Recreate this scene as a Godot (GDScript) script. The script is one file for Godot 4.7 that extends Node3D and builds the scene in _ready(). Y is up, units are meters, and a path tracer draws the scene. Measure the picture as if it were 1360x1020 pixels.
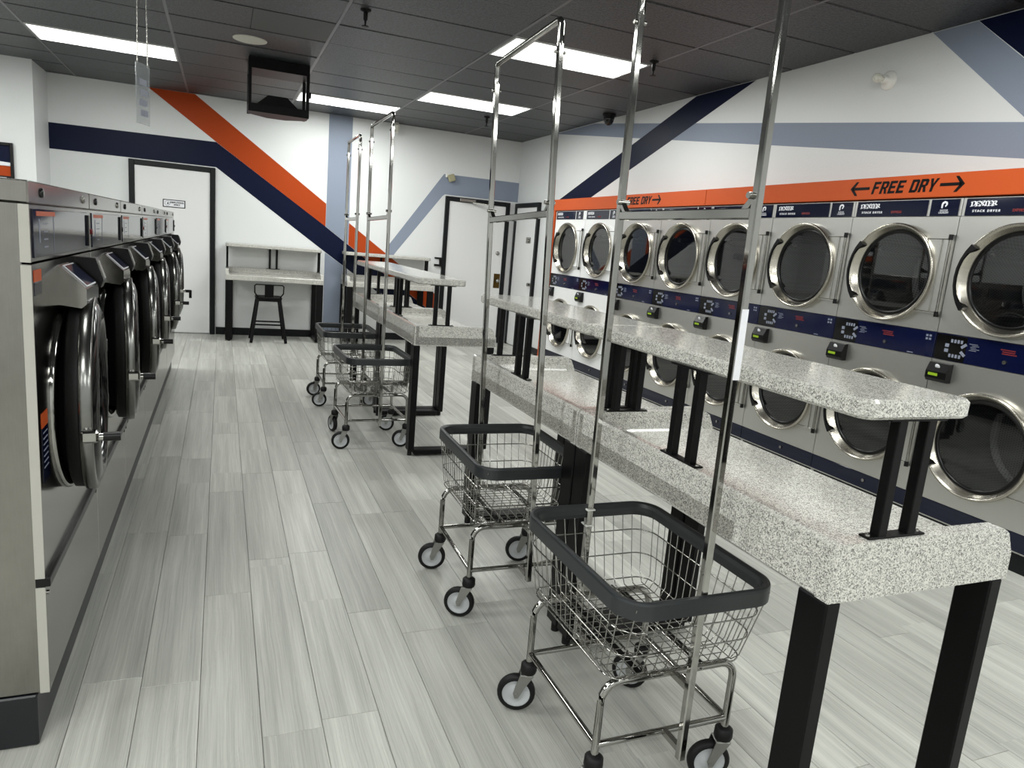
extends Node3D

# ---------------------------------------------------------------- mesh builder
class MB:
	var v := PackedVector3Array()
	var n := PackedVector3Array()
	var u := PackedVector2Array()
	var xf := Transform3D.IDENTITY
	func tri(a: Vector3, b: Vector3, c: Vector3, na: Vector3, nb: Vector3, nc: Vector3, ua := Vector2.ZERO, ub := Vector2.ZERO, uc := Vector2.ZERO) -> void:
		var A := xf * a
		var B := xf * b
		var C := xf * c
		var NA := (xf.basis * na).normalized()
		var NB := (xf.basis * nb).normalized()
		var NC := (xf.basis * nc).normalized()
		if (B - A).cross(C - A).dot(NA + NB + NC) > 0.0:
			v.append_array([A, C, B])
			n.append_array([NA, NC, NB])
			u.append_array([ua, uc, ub])
		else:
			v.append_array([A, B, C])
			n.append_array([NA, NB, NC])
			u.append_array([ua, ub, uc])
	func quad(a: Vector3, b: Vector3, c: Vector3, d: Vector3, hint: Vector3, ua := Vector2.ZERO, ub := Vector2.ZERO, uc := Vector2.ZERO, ud := Vector2.ZERO) -> void:
		var g := (c - a).cross(d - b).normalized()
		if g.dot(hint) < 0.0:
			g = -g
		tri(a, b, c, g, g, g, ua, ub, uc)
		tri(a, c, d, g, g, g, ua, uc, ud)
	func quads(a: Vector3, b: Vector3, c: Vector3, d: Vector3, na: Vector3, nb: Vector3, nc: Vector3, nd: Vector3, ua := Vector2.ZERO, ub := Vector2.ZERO, uc := Vector2.ZERO, ud := Vector2.ZERO) -> void:
		tri(a, b, c, na, nb, nc, ua, ub, uc)
		tri(a, c, d, na, nc, nd, ua, uc, ud)
	func box(c: Vector3, s: Vector3, bev := 0.0) -> void:
		var h := s * 0.5
		var b: float = minf(bev, minf(h.x, minf(h.y, h.z)) * 0.98)
		for ax in 3:
			var i := (ax + 1) % 3
			var j := (ax + 2) % 3
			for sg in [-1.0, 1.0]:
				var nn := Vector3.ZERO
				nn[ax] = sg
				var q: Array[Vector3] = []
				for k in [[-1, -1], [1, -1], [1, 1], [-1, 1]]:
					var p := Vector3.ZERO
					p[ax] = sg * h[ax]
					p[i] = k[0] * (h[i] - b)
					p[j] = k[1] * (h[j] - b)
					q.append(c + p)
				quad(q[0], q[1], q[2], q[3], nn)
			if b > 0.0:
				for si in [-1.0, 1.0]:
					for sj in [-1.0, 1.0]:
						var q2: Array[Vector3] = []
						for k in [[0, -1], [1, -1], [1, 1], [0, 1]]:
							var p := Vector3.ZERO
							p[ax] = k[1] * (h[ax] - b)
							p[i] = si * (h[i] - (b if k[0] == 1 else 0.0))
							p[j] = sj * (h[j] - (b if k[0] == 0 else 0.0))
							q2.append(c + p)
						var nn := Vector3.ZERO
						nn[i] = si
						nn[j] = sj
						quad(q2[0], q2[1], q2[2], q2[3], nn)
		if b > 0.0:
			for sx in [-1.0, 1.0]:
				for sy in [-1.0, 1.0]:
					for sz in [-1.0, 1.0]:
						var sgn := Vector3(sx, sy, sz)
						var nn := sgn.normalized()
						var m := h - Vector3(b, b, b)
						tri(c + sgn * Vector3(h.x, m.y, m.z), c + sgn * Vector3(m.x, h.y, m.z), c + sgn * Vector3(m.x, m.y, h.z), nn, nn, nn)
	# bar of rectangular section from a to b; w is the width across `side`, h the other way
	func bar(a: Vector3, b: Vector3, w: float, h: float, side: Vector3, bev := 0.0) -> void:
		var keep := xf
		var t := (b - a).normalized()
		var s := (side - t * side.dot(t)).normalized()
		xf = keep * Transform3D(Basis(s, t, s.cross(t)), (a + b) * 0.5)
		box(Vector3.ZERO, Vector3(w, (b - a).length(), h), bev)
		xf = keep
	# lathe round local z; profile of Vector2(radius, z), outward when z grows
	func lathe(pr: Array, seg := 32, smooth := true, at := Vector3.ZERO, ax := Vector3(0, 0, 1)) -> void:
		var keep := xf
		var z := ax.normalized()
		var x := (Vector3(0, 1, 0) if absf(z.y) < 0.9 else Vector3(1, 0, 0)).cross(z).normalized()
		xf = keep * Transform3D(Basis(x, z.cross(x), z), at)
		var m := pr.size() - 1
		var sn: Array[Vector2] = []
		for k in m:
			var d: Vector2 = pr[k + 1] - pr[k]
			sn.append(Vector2(d.y, -d.x).normalized())
		for k in m:
			var n0: Vector2 = sn[k]
			var n1: Vector2 = sn[k]
			if smooth:
				if k > 0 and sn[k].dot(sn[k - 1]) > 0.5:
					n0 = (sn[k] + sn[k - 1]).normalized()
				if k < m - 1 and sn[k].dot(sn[k + 1]) > 0.5:
					n1 = (sn[k] + sn[k + 1]).normalized()
			var p0: Vector2 = pr[k]
			var p1: Vector2 = pr[k + 1]
			for i in seg:
				var a0 := TAU * i / seg
				var a1 := TAU * (i + 1) / seg
				var c0 := Vector3(cos(a0), sin(a0), 0)
				var c1 := Vector3(cos(a1), sin(a1), 0)
				var zz := Vector3(0, 0, 1)
				var A := c0 * p0.x + zz * p0.y
				var B := c1 * p0.x + zz * p0.y
				var C := c1 * p1.x + zz * p1.y
				var D := c0 * p1.x + zz * p1.y
				var U := [Vector2(float(i) / seg, p0.y), Vector2(float(i + 1) / seg, p0.y), Vector2(float(i + 1) / seg, p1.y), Vector2(float(i) / seg, p1.y)]
				if p0.x < 1e-6:
					tri(A, C, D, (c0 * n0.x + zz * n0.y), c1 * n1.x + zz * n1.y, c0 * n1.x + zz * n1.y, U[0], U[2], U[3])
				elif p1.x < 1e-6:
					tri(A, B, C, c0 * n0.x + zz * n0.y, c1 * n0.x + zz * n0.y, c0 * n1.x + zz * n1.y, U[0], U[1], U[2])
				else:
					quads(A, B, C, D, c0 * n0.x + zz * n0.y, c1 * n0.x + zz * n0.y, c1 * n1.x + zz * n1.y, c0 * n1.x + zz * n1.y, U[0], U[1], U[2], U[3])
		xf = keep
	func cyl(a: Vector3, b: Vector3, r: float, seg := 12, r2 := -1.0) -> void:
		var l := (b - a).length()
		var q := r if r2 < 0.0 else r2
		lathe([Vector2(0, 0), Vector2(r, 0), Vector2(q, l), Vector2(0, l)], seg, true, a, b - a)
	func tube(pts: Array, r: float, seg := 8, closed := false) -> void:
		var m := pts.size()
		var fr: Array[Basis] = []
		var ref := Vector3.ZERO
		for i in m:
			var t: Vector3
			if closed:
				t = (pts[(i + 1) % m] - pts[(i - 1 + m) % m]).normalized()
			elif i == 0:
				t = (pts[1] - pts[0]).normalized()
			elif i == m - 1:
				t = (pts[m - 1] - pts[m - 2]).normalized()
			else:
				t = ((pts[i + 1] - pts[i]).normalized() + (pts[i] - pts[i - 1]).normalized()).normalized()
			if i == 0:
				ref = Vector3(0, 1, 0) if absf(t.y) < 0.9 else Vector3(1, 0, 0)
			var s := (ref - t * ref.dot(t)).normalized()
			ref = s
			fr.append(Basis(s, t.cross(s), t))
		var last := m if closed else m - 1
		for i in last:
			var j := (i + 1) % m
			for k in seg:
				var a0 := TAU * k / seg
				var a1 := TAU * (k + 1) / seg
				var n00 := fr[i] * Vector3(cos(a0), sin(a0), 0)
				var n01 := fr[i] * Vector3(cos(a1), sin(a1), 0)
				var n10 := fr[j] * Vector3(cos(a0), sin(a0), 0)
				var n11 := fr[j] * Vector3(cos(a1), sin(a1), 0)
				quads(pts[i] + n00 * r, pts[i] + n01 * r, pts[j] + n11 * r, pts[j] + n10 * r, n00, n01, n11, n10)
		if not closed:
			for e in [0, m - 1]:
				var t := fr[e].z * (-1.0 if e == 0 else 1.0)
				for k in seg:
					var a0 := TAU * k / seg
					var a1 := TAU * (k + 1) / seg
					tri(pts[e], pts[e] + fr[e] * Vector3(cos(a0), sin(a0), 0) * r, pts[e] + fr[e] * Vector3(cos(a1), sin(a1), 0) * r, t, t, t)
	# closed horizontal loop swept with a closed section of Vector2(outward, up)
	func loop(pts: Array, sec: Array) -> void:
		var m := pts.size()
		var out: Array[Vector3] = []
		for i in m:
			var t: Vector3 = (pts[(i + 1) % m] - pts[(i - 1 + m) % m]).normalized()
			out.append(Vector3(t.z, 0, -t.x) * -1.0)
		var q := sec.size()
		for i in m:
			var j := (i + 1) % m
			for k in q:
				var p0: Vector2 = sec[k]
				var p1: Vector2 = sec[(k + 1) % q]
				var d := p1 - p0
				var nn := Vector2(d.y, -d.x).normalized()
				var up := Vector3(0, 1, 0)
				quads(pts[i] + out[i] * p0.x + up * p0.y, pts[i] + out[i] * p1.x + up * p1.y, pts[j] + out[j] * p1.x + up * p1.y, pts[j] + out[j] * p0.x + up * p0.y, out[i] * nn.x + up * nn.y, out[i] * nn.x + up * nn.y, out[j] * nn.x + up * nn.y, out[j] * nn.x + up * nn.y)
	# polygon in local xy extruded from z0 to z1
	func prism(poly: PackedVector2Array, z0: float, z1: float) -> void:
		var idx := Geometry2D.triangulate_polygon(poly)
		for k in range(0, idx.size(), 3):
			for zz in [z0, z1]:
				var nn := Vector3(0, 0, 1 if zz == z1 else -1)
				tri(Vector3(poly[idx[k]].x, poly[idx[k]].y, zz), Vector3(poly[idx[k + 1]].x, poly[idx[k + 1]].y, zz), Vector3(poly[idx[k + 2]].x, poly[idx[k + 2]].y, zz), nn, nn, nn)
		var area := 0.0
		for k in poly.size():
			area += poly[k].cross(poly[(k + 1) % poly.size()])
		for k in poly.size():
			var a := poly[k]
			var b := poly[(k + 1) % poly.size()]
			var d := b - a
			var nn := Vector3(d.y, -d.x, 0) * (1.0 if area > 0.0 else -1.0)
			quad(Vector3(a.x, a.y, z0), Vector3(b.x, b.y, z0), Vector3(b.x, b.y, z1), Vector3(a.x, a.y, z1), nn)
	# horizontal slab with rounded corners in plan and bevelled rims
	func slab(c: Vector3, w: float, d: float, h: float, rad: float, bev: float, cs := 5) -> void:
		var rings := [[-h * 0.5, bev], [-h * 0.5 + bev, 0.0], [h * 0.5 - bev, 0.0], [h * 0.5, bev]]
		var loops := []
		for rg in rings:
			loops.append(rrect(w - 2 * rg[1], d - 2 * rg[1], maxf(rad - rg[1], 0.001), rg[0], cs))
		var m: int = loops[0].size()
		for k in 3:
			for i in m:
				var j := (i + 1) % m
				var a: Vector3 = loops[k][i]
				var b: Vector3 = loops[k][j]
				var e: Vector3 = loops[k + 1][j]
				var f: Vector3 = loops[k + 1][i]
				quad(c + a, c + b, c + e, c + f, (a + b) * Vector3(1, 0, 1) + Vector3(0, (a.y + f.y) * 20.0 * h, 0))
		for k in [0, 3]:
			var nn := Vector3(0, -1 if k == 0 else 1, 0)
			for i in m:
				tri(c + Vector3(0, loops[k][0].y, 0), c + loops[k][i], c + loops[k][(i + 1) % m], nn, nn, nn)
	static func rrect(w: float, d: float, r: float, y: float, cs := 5) -> Array:
		var o := []
		for q in [[1, 1, 0.0], [-1, 1, PI / 2], [-1, -1, PI], [1, -1, PI * 1.5]]:
			for i in cs + 1:
				var a: float = q[2] + PI / 2 * i / cs
				o.append(Vector3(q[0] * (w * 0.5 - r) + cos(a) * r, y, q[1] * (d * 0.5 - r) + sin(a) * r))
		return o
	# flat plate in local xy facing +z with a round hole
	func holed(x0: float, x1: float, y0: float, y1: float, cx: float, cy: float, r: float, z: float, th: float) -> void:
		var an: Array[float] = []
		for i in 40:
			an.append(TAU * i / 40)
		for cn in [Vector2(x0, y0), Vector2(x1, y0), Vector2(x1, y1), Vector2(x0, y1)]:
			an.append(fposmod((cn - Vector2(cx, cy)).angle(), TAU))
		an.sort()
		for i in an.size():
			var a0 := an[i]
			var a1 := an[(i + 1) % an.size()]
			var q: Array[Vector3] = []
			for a in [a0, a1]:
				var d := Vector2(cos(a), sin(a))
				var tx: float = ((x1 if d.x > 0 else x0) - cx) / d.x if absf(d.x) > 1e-6 else 1e9
				var ty: float = ((y1 if d.y > 0 else y0) - cy) / d.y if absf(d.y) > 1e-6 else 1e9
				var t: float = minf(tx, ty)
				q.append(Vector3(cx + d.x * r, cy + d.y * r, z))
				q.append(Vector3(cx + d.x * t, cy + d.y * t, z))
			quad(q[0], q[1], q[3], q[2], Vector3(0, 0, 1))
			var bk := Vector3(0, 0, -th)
			var inw := Vector3(cx, cy, z) - q[0]
			quad(q[0], q[2], q[2] + bk, q[0] + bk, inw)
		for e in [[Vector3(x0, y0, z), Vector3(x1, y0, z), Vector3(0, -1, 0)], [Vector3(x0, y1, z), Vector3(x1, y1, z), Vector3(0, 1, 0)], [Vector3(x0, y0, z), Vector3(x0, y1, z), Vector3(-1, 0, 0)], [Vector3(x1, y0, z), Vector3(x1, y1, z), Vector3(1, 0, 0)]]:
			quad(e[0], e[1], e[1] + Vector3(0, 0, -th), e[0] + Vector3(0, 0, -th), e[2])
	func mesh() -> ArrayMesh:
		var am := ArrayMesh.new()
		var arr := []
		arr.resize(Mesh.ARRAY_MAX)
		arr[Mesh.ARRAY_VERTEX] = v
		arr[Mesh.ARRAY_NORMAL] = n
		arr[Mesh.ARRAY_TEX_UV] = u
		am.add_surface_from_arrays(Mesh.PRIMITIVE_TRIANGLES, arr)
		return am

var M := {}
var used := {}
var rng := RandomNumberGenerator.new()

func put(called: String, mb: MB, mat: Material, parent: Node = self) -> MeshInstance3D:
	return place(called, mb.mesh(), mat, parent)

func place(called: String, mesh: Mesh, mat: Material, parent: Node = self) -> MeshInstance3D:
	var o := MeshInstance3D.new()
	o.name = numbered(called) if parent == self else called
	o.mesh = mesh
	o.material_override = mat
	parent.add_child(o, true)
	return o

func numbered(called: String) -> String:
	var k: int = used.get(called, 0)
	used[called] = k + 1
	return called if k == 0 else "%s_%03d" % [called, k]

func thing(called: String, label: String, category: String, at := Vector3.ZERO, turn := 0.0, group := "") -> Node3D:
	var o := Node3D.new()
	o.name = numbered(called)
	add_child(o, true)
	o.position = at
	o.rotation.y = turn
	tag(o, label, category, group)
	return o

func tag(o: Node, label: String, category: String, group := "") -> void:
	o.set_meta("label", label)
	o.set_meta("category", category)
	if group != "":
		o.set_meta("group", group)

func struct(o: Node, label := "") -> Node:
	o.set_meta("kind", "structure")
	if label != "":
		o.set_meta("label", label)
	return o

func stuff(o: Node) -> Node:
	o.set_meta("kind", "stuff")
	return o

func mat(key: String, c: Color, rough: float, metal := 0.0, spec := 0.5) -> StandardMaterial3D:
	var m := StandardMaterial3D.new()
	m.resource_name = key
	m.albedo_color = c
	m.roughness = rough
	m.metallic = metal
	m.metallic_specular = spec
	M[key] = m
	return m

func noise(seed_: int, f: float, oct := 3) -> FastNoiseLite:
	var q := FastNoiseLite.new()
	q.seed = seed_
	q.frequency = f
	q.noise_type = FastNoiseLite.TYPE_SIMPLEX_SMOOTH
	q.fractal_octaves = oct
	return q

func tex(im: Image) -> ImageTexture:
	return ImageTexture.create_from_image(im)

func text_mesh(s: String, height: float, slant := 0.0, bold := 0.0, wide := 1.0, face := "Droid Sans") -> TextMesh:
	var f := SystemFont.new()
	f.font_names = PackedStringArray([face])
	f.font_weight = 700 if bold > 0.0 else 400
	var fv := FontVariation.new()
	fv.base_font = f
	fv.variation_embolden = bold
	fv.variation_transform = Transform2D(Vector2(wide, 0), Vector2(slant, 1), Vector2.ZERO)
	var t := TextMesh.new()
	t.font = fv
	t.text = s
	t.font_size = 32
	t.pixel_size = height / 23.0
	t.depth = 0.0008
	t.curve_step = 4.0
	return t

func _ready() -> void:
	rng.seed = 4711
	make_camera()
	make_materials()
	make_lights()
	make_room()
	make_dryers()
	make_washers()
	make_tables()
	make_carts()
	make_fittings()

# ---------------------------------------------------------------- camera, air, exposure
func make_camera() -> void:
	var cam := Camera3D.new()
	cam.name = "camera"
	cam.fov = 57.037
	cam.near = 0.05
	cam.far = 60.0
	cam.transform = Transform3D(Basis(Vector3(0.92480687, 0.084157, 0.37101192), Vector3(-0.00609373, 0.97837763, -0.20673675), Vector3(-0.38038811, 0.18893072, 0.90532318)), Vector3(0, 1.491, 0))
	add_child(cam)
	cam.current = true
	var we := WorldEnvironment.new()
	we.name = "surroundings"
	var env := Environment.new()
	env.background_mode = Environment.BG_COLOR
	env.background_color = Color(0, 0, 0)
	env.tonemap_mode = Environment.TONE_MAPPER_LINEAR
	env.tonemap_exposure = 1.0
	env.sdfgi_enabled = true
	env.ssao_enabled = true
	env.ssil_enabled = true
	we.environment = env
	add_child(we)

const CEIL := 3.053
const LAMP := 4.1
# ceiling panels (grid corner x, z of each 1.22 x 0.61 m cell)
const PANELS := [[-1.63, -8.41], [0.81, -9.63], [2.03, -8.41], [2.03, -5.97], [-1.63, -5.36], [2.03, -2.92], [-1.63, -2.92], [2.03, -0.48], [-1.63, -0.48], [-4.07, -8.41], [-4.07, -5.36], [-4.07, -2.92], [-4.07, -0.48], [2.03, 1.35], [-0.41, 1.35], [-2.85, 1.35]]  # those past the labelled ones are unseen, several added to brighten the shop
const PANEL_LABELS := ["white ceiling light panel over the washer row behind the hanging sign", "white ceiling light panel beside the black hanging bracket", "white ceiling light panel in front of the exit door", "white ceiling light panel above the laundry cart racks"]

func make_lights() -> void:
	for i in PANELS.size():
		var p: Array = PANELS[i]
		var o := thing("ceiling_light", PANEL_LABELS[i] if i < 4 else "white ceiling light panel added out of view over the rest of the shop", "ceiling light", Vector3(p[0] + 0.61, CEIL, p[1] + 0.305), 0.0, "" if i < 4 else "added ceiling lights out of view")
		var fr := MB.new()
		for s in [-1.0, 1.0]:
			fr.box(Vector3(0, 0.004, s * 0.289), Vector3(1.196, 0.022, 0.018), 0.003)
			fr.box(Vector3(s * 0.589, 0.004, 0), Vector3(0.018, 0.022, 0.56), 0.003)
		put("frame", fr, M.light_frame, o)
		var df := MB.new()
		df.box(Vector3(0, 0.012, 0), Vector3(1.164, 0.006, 0.564))
		put("diffuser", df, M.panel, o)
		var l := AreaLight3D.new()
		l.name = "panel_light"
		l.area_size = Vector2(1.16, 0.56)
		l.light_energy = LAMP
		l.light_color = Color(0.985, 1.0, 0.985)
		l.area_range = 25.0
		l.shadow_enabled = true
		l.rotation_degrees.x = -90.0
		l.position = Vector3(0, 0.003, 0)
		o.add_child(l)

func make_materials() -> void:
	# plain paints and metals
	var w := mat("white_paint", Color(0.845, 0.85, 0.85), 0.42)
	var nt := NoiseTexture2D.new()
	nt.width = 512
	nt.height = 512
	nt.seamless = true
	nt.noise = noise(3, 0.06, 3)
	w.heightmap_enabled = true
	w.heightmap_texture = nt
	w.heightmap_scale = 0.06
	w.uv1_triplanar = true
	w.uv1_scale = Vector3(1.6, 1.6, 1.6)
	for q in [["navy_paint", Color(0.03, 0.062, 0.17)], ["orange_paint", Color(0.645, 0.25, 0.085)], ["blue_paint", Color(0.52, 0.553, 0.615)]]:
		var m := mat(q[0], q[1], 0.42, 0.0, 0.26)
		m.heightmap_enabled = true
		m.heightmap_texture = nt
		m.heightmap_scale = 0.05
		m.uv1_triplanar = true
		m.uv1_scale = Vector3(1.6, 1.6, 1.6)
	mat("orange_trim", Color(0.735, 0.315, 0.14), 0.35, 0.0, 0.3)
	mat("black_frame", Color(0.05, 0.058, 0.07), 0.4, 0.0, 0.35)
	mat("black_powder", Color(0.02, 0.02, 0.022), 0.42, 0.0, 0.3)
	mat("black_plastic", Color(0.015, 0.015, 0.017), 0.3, 0.0, 0.4)
	mat("black_gloss", Color(0.02, 0.02, 0.022), 0.12)
	mat("rubber", Color(0.035, 0.035, 0.037), 0.55, 0.0, 0.4)
	mat("bumper", Color(0.15, 0.16, 0.17), 0.42)
	mat("door_white", Color(0.86, 0.86, 0.86), 0.4)
	mat("enamel", Color(0.9, 0.9, 0.9), 0.25)
	mat("navy_plate", Color(0.035, 0.055, 0.15), 0.07, 0.0, 0.45)
	mat("navy_strip", Color(0.035, 0.06, 0.19), 0.1, 0.0, 0.45)
	mat("print_white", Color(0.88, 0.88, 0.9), 0.4)
	mat("print_grey", Color(0.5, 0.52, 0.58), 0.4)
	mat("print_red", Color(0.45, 0.10, 0.10), 0.4)
	mat("lettering_black", Color(0.015, 0.015, 0.015), 0.45, 0.0, 0.3)
	mat("hub_grey", Color(0.72, 0.73, 0.74), 0.45)
	mat("chrome", Color(0.64, 0.635, 0.62), 0.07, 1.0)
	mat("chrome_dull", Color(0.6, 0.595, 0.575), 0.26, 1.0)
	mat("door_band", Color(0.5, 0.5, 0.49), 0.24, 1.0)
	mat("edge_paint", Color(0.68, 0.67, 0.64), 0.45)
	mat("galvanised", Color(0.6, 0.6, 0.585), 0.4, 1.0)
	mat("brass", Color(0.36, 0.28, 0.15), 0.3, 1.0)
	mat("ring_steel", Color(0.72, 0.70, 0.66), 0.26, 1.0)
	mat("light_frame", Color(0.8, 0.8, 0.8), 0.4)
	mat("plinth", Color(0.07, 0.077, 0.098), 0.4)
	mat("tan_plastic", Color(0.62, 0.60, 0.48), 0.5)
	mat("porcelain", Color(0.9, 0.9, 0.88), 0.2)
	mat("speaker_white", Color(0.78, 0.77, 0.73), 0.6)
	mat("grid_bar", Color(0.36, 0.36, 0.365), 0.35)
	mat("subfloor", Color(0.12, 0.12, 0.115), 0.9)
	mat("zip_white", Color(0.85, 0.85, 0.83), 0.4)
	var gl := mat("glass", Color(0.025, 0.03, 0.03, 0.62), 0.02)
	gl.transparency = BaseMaterial3D.TRANSPARENCY_ALPHA
	gl.metallic_specular = 0.75
	var bg := mat("bulb_glass", Color(0.9, 0.9, 0.85, 0.55), 0.15)
	bg.transparency = BaseMaterial3D.TRANSPARENCY_ALPHA
	var ac := mat("acrylic", Color(0.6, 0.62, 0.63, 0.35), 0.1)
	ac.transparency = BaseMaterial3D.TRANSPARENCY_ALPHA
	var pn := mat("panel", Color(0.95, 0.95, 0.95), 0.5)
	pn.emission_enabled = true
	pn.emission = Color(1.0, 0.995, 0.98)
	pn.emission_energy_multiplier = 2.0
	var lcd := mat("lcd", Color(0.5, 0.62, 0.12), 0.3)
	lcd.emission_enabled = true
	lcd.emission = Color(0.55, 0.68, 0.12)
	lcd.emission_energy_multiplier = 0.2
	# brushed stainless steel: fine upright streaks
	var st := Image.create(256, 256, false, Image.FORMAT_RGB8)
	var sr := Image.create(256, 256, false, Image.FORMAT_RGB8)
	var n1 := noise(11, 0.35, 2)
	var n2 := noise(12, 0.02, 3)
	for y in 256:
		for x in 256:
			var s := n1.get_noise_2d(x, y * 0.03) * 0.5 + n2.get_noise_2d(x, y) * 0.5
			var a := clampf(0.96 + s * 0.045, 0, 1)
			st.set_pixel(x, y, Color(a, a, a))
			var r := clampf(0.88 + s * 0.10, 0, 1)
			sr.set_pixel(x, y, Color(r, r, r))
	for q in [["steel", Color(0.79, 0.785, 0.77), 0.32, 0.92], ["steel_polished", Color(0.57, 0.56, 0.54), 0.17, 1.0]]:
		var m := mat(q[0], q[1], q[2], q[3])
		if q[0] != "steel":
			m.albedo_texture = tex(st)
		if q[0] != "steel":
			m.roughness_texture = tex(sr)
		m.uv1_triplanar = true
		m.uv1_scale = Vector3(3, 3, 3)
	# perforated drum
	var dr := Image.create(64, 64, false, Image.FORMAT_RGB8)
	for y in 64:
		for x in 64:
			var p := Vector2(fposmod(x, 16) - 8, fposmod(y + (8 if int(x / 16.0) % 2 == 1 else 0), 16) - 8)
			var k := 0.08 if p.length() < 4.2 else 0.62
			dr.set_pixel(x, y, Color(k, k, k))
	var dm := mat("drum", Color(1, 1, 1), 0.35, 0.9)
	dm.albedo_texture = tex(dr)
	dm.uv1_triplanar = true
	dm.uv1_scale = Vector3(16, 16, 16)
	# speckled moulded stone of the folding tables
	var sp := Image.create(512, 512, false, Image.FORMAT_RGB8)
	var r2 := RandomNumberGenerator.new()
	r2.seed = 99
	var cell := FastNoiseLite.new()
	cell.seed = 5
	cell.noise_type = FastNoiseLite.TYPE_CELLULAR
	cell.cellular_return_type = FastNoiseLite.RETURN_CELL_VALUE
	cell.frequency = 0.34
	var cel2 := cell.duplicate()
	cel2.seed = 8
	cel2.frequency = 0.2
	for y in 512:
		for x in 512:
			var c1 := cell.get_noise_2d(x, y)
			var c2: float = cel2.get_noise_2d(x, y)
			var g := 0.85 + 0.08 * c1
			if c1 < -0.60:
				g = 0.27
			elif c1 < -0.18:
				g = 0.53
			elif c1 > 0.55:
				g = 0.97
			if c2 < -0.80:
				g = 0.2
			g += r2.randf_range(-0.03, 0.03)
			sp.set_pixel(x, y, Color(g, g, g * 0.985))
	var sm := mat("speckle", Color(0.935, 0.925, 0.91), 0.1)
	sm.albedo_texture = tex(sp)
	sm.uv1_triplanar = true
	sm.uv1_scale = Vector3(2.5, 2.5, 2.5)
	# grey wood-look planks
	var wd := Image.create(512, 1024, false, Image.FORMAT_RGB8)
	var a1 := noise(21, 0.09, 3)
	var a2 := noise(22, 0.012, 3)
	var a3 := noise(23, 0.30, 2)
	var a4 := noise(24, 0.006, 2)
	for y in 1024:
		for x in 512:
			var warp := a4.get_noise_2d(x, y) * 4.0
			var g := 0.685 + 0.045 * a1.get_noise_2d(x + warp, y * 0.02) + 0.085 * a2.get_noise_2d(x + warp, y * 0.10) + 0.06 * a3.get_noise_2d(x * 1.6 + warp, y * 0.018)
			var dk := a3.get_noise_2d(x * 0.8 + 300.0 + warp, y * 0.012 + 40.0)
			if dk > 0.45:
				g -= (dk - 0.45) * 0.28
			wd.set_pixel(x, y, Color(g, g * 1.0, g * 0.965))
	var wt := tex(wd)
	for k in 5:
		var t: float = [0.975, 1.0, 1.03, 1.06, 0.94][k]
		var m := mat("plank%d" % k, Color(t, t, t), 0.36)
		m.albedo_color = Color(minf(t, 1.0), minf(t, 1.0), minf(t, 1.0)) if t <= 1.0 else Color(t, t, t)
		m.albedo_texture = wt
	# black mineral ceiling tile
	var cn := NoiseTexture2D.new()
	cn.width = 512
	cn.height = 512
	cn.seamless = true
	cn.noise = noise(31, 0.12, 4)
	var ci := Image.create(512, 512, false, Image.FORMAT_RGB8)
	var c1n := noise(41, 0.05, 2)
	var c2n := noise(42, 0.10, 2)
	for y in 512:
		for x in 512:
			var q := c1n.get_noise_2d(x, y) * 0.6 + c2n.get_noise_2d(x, y) * 0.5
			var g := clampf(0.80 + 0.75 * q, 0.25, 1.0)
			ci.set_pixel(x, y, Color(g, g, g))
	for k in 3:
		var g: float = [0.25, 0.262, 0.238][k]
		var ct := mat("tile%d" % k, Color(g * 0.94, g * 1.0, g * 1.05), 0.4)
		ct.albedo_texture = tex(ci)
		ct.heightmap_enabled = true
		ct.heightmap_texture = cn
		ct.heightmap_scale = 0.35
		ct.uv1_triplanar = true
		ct.uv1_scale = Vector3(1.15, 1.15, 1.15)
	mat("tile_smooth", Color(0.29, 0.29, 0.29), 0.6)

# ---------------------------------------------------------------- room
const XR := 4.18
const XL := -5.0
const ZB := -10.34
const ZF := 3.0
const PIER := -9.63

func stripe(parent: Node, pts: Array, m: Material, back: bool) -> void:
	# flat coat of paint on the back wall (x, y) or the right wall (z, y)
	var mb := MB.new()
	var poly := PackedVector2Array()
	for p in pts:
		poly.append(Vector2(p[0], p[1]))
	if back:
		mb.xf = Transform3D(Basis.IDENTITY, Vector3(0, 0, ZB))
	else:
		mb.xf = Transform3D(Basis(Vector3(0, 0, 1), Vector3(0, 1, 0), Vector3(-1, 0, 0)), Vector3(XR, 0, 0))
	mb.prism(poly, -0.001, 0.0012)
	put("paint_stripe", mb, m, parent)

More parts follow.
